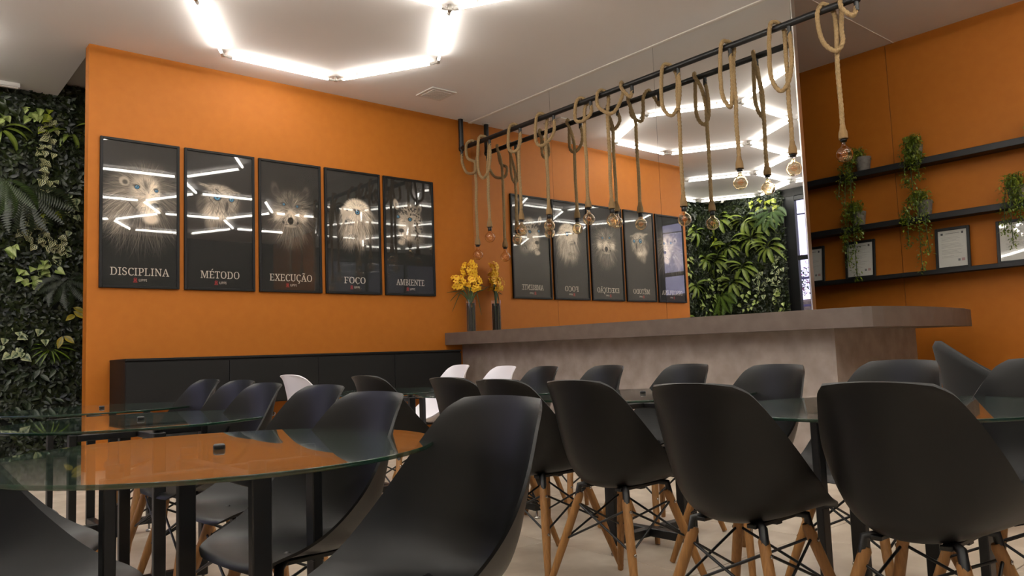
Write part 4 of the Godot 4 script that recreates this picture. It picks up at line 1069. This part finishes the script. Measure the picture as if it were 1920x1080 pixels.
# ---------------------------------------------------------------- small ceiling things
func details() -> void:
	var v := thing("ceiling_vent", "small square white vent grille on the ceiling near the mirror corner", "vent", Vector3(-1.055, HC, 0.72))
	part("frame", box(Vector3(0.36, 0.014, 0.36), Vector3(0, -0.0075, 0), 0.004), M.white_plastic, v)
	for i in 9: part("slat", box(Vector3(0.28, 0.006, 0.018), Vector3(0, -0.018, -0.12 + 0.03 * i), 0.001), M.white_plastic, v)
	var f := thing("wall_washer", "unlit white linear lamp on the ceiling over the planted wall at the left edge", "lamp", Vector3(-5.45, HC, -1.62))
	part("housing", box(Vector3(0.80, 0.05, 0.055), Vector3(0, -0.0255, 0), 0.006), M.white_plastic, f)
	part("diffuser", box(Vector3(0.76, 0.012, 0.04), Vector3(0, -0.056, 0), 0.003), M.white_trim, f)
	var c := thing("security_camera", "small white dome camera on the ceiling at the planted side wall, seen in the mirror", "camera", Vector3(WL + 0.35, HC, -1.35))
	part("base", lathem([Vector2(0, -0.001), Vector2(0.055, -0.001), Vector2(0.055, -0.03), Vector2(0, -0.03)], 20), M.white_plastic, c)
	part("dome", lathem([Vector2(0.05, -0.03), Vector2(0.048, -0.06), Vector2(0.03, -0.085), Vector2(0, -0.092)], 20), M.white_plastic, c)
	part("lens", lathem([Vector2(0, 0.02), Vector2(0.022, 0.02), Vector2(0.022, 0.0), Vector2(0, 0.0)], 16), M.black_metal, c, Transform3D(Basis(Vector3(0, 0, 1), -PI / 2), Vector3(0.036, -0.055, 0.0)))

# ---------------------------------------------------------------- outside the glazing
func outside() -> void:
	struct("pavement", span(Vector3(-40, -0.3, -12), Vector3(30, -0.21, 40)), mat("paving", Color(0.55, 0.53, 0.52), 0.9), "paved ground outside")
	var w := thing("garden_wall", "low rough stone wall outside the side window, seen in the mirror", "wall", Vector3(-11.2, -0.2, 2.0))
	var sm := mat("stone", Color(1, 1, 1), 0.9); tri_tex(sm, noise_tex(0.02, Color(0.42, 0.36, 0.28), Color(0.72, 0.64, 0.52), 256, 5, 61), Vector3.ONE * 0.8)
	for k in 12:
		for j in 6:
			part("stone", box(Vector3(0.3, 0.44, 0.58), Vector3.ZERO, 0.05), sm, w, Transform3D(Basis(Vector3.UP, rng.randf_range(-0.05, 0.05)), Vector3(rng.randf_range(-0.03, 0.03), 0.23 + 0.45 * j, -3.2 + 0.6 * k + 0.3 * (j % 2))))
	var g := thing("metal_gate", "mauve barred metal gate before the stone wall, seen in the mirror", "gate", Vector3(-10.2, -0.2, -0.9))
	var gm := mat("gate_paint", Color(0.42, 0.38, 0.52), 0.5)
	for k in 9: part("bar", box(Vector3(0.03, 2.7, 0.03), Vector3(0, 1.36, -0.8 + 0.25 * k), 0.004), gm, g)
	for y in [0.15, 1.45, 2.05, 2.68]: part("rail", box(Vector3(0.034, 0.05, 2.1), Vector3(0, y, 0.2), 0.004), gm, g)
	var b := thing("flowering_bush", "pink flowering bush over the stone wall, seen in the mirror", "bush", Vector3(-12.3, 2.25, -1.7))
	var lf := MB.new(); var fl := MB.new()
	for k in 700:
		var d := Vector3(rng.randfn(0, 0.35), absf(rng.randfn(0.3, 0.3)), rng.randfn(0, 0.8))
		var xf := Transform3D(look(Vector3(rng.randf_range(-1, 1), rng.randf_range(-0.5, 1), rng.randf_range(-1, 1)), Vector3.UP), d)
		if k % 3 == 0: leaf(fl, xf, 0.09, 0.07, "oval", 0.4, lin(0.85, 0.38, 0.60), lin(0.80, 0.5, 0.65), false, 2, 3)
		else: leaf(lf, xf, 0.12, 0.05, "oval", 0.4, lin(0.25, 0.36, 0.16), lin(0.20, 0.30, 0.12), false, 2, 3)
	part("foliage", lf.done(), M.leaf, b); part("blossoms", fl.done(), M.petal, b)
	part("trunk", tubem([Vector3(0, -2.45, 0), Vector3(0.05, 0.3, 0.1)], [0.05, 0.03], 8), M.beech, b)
	var cb := thing("power_cables", "thin dark power cables strung across the sky outside the side window", "cables", Vector3(-14, 5.0, 0))
	for k in 3:
		part("cable", tubem(smooth([Vector3(0, 0.8 * k, -12), Vector3(0, 0.8 * k - 0.4, 2), Vector3(0, 0.8 * k + 0.3, 16)], 8), [0.02], 6), M.black_metal, cb)
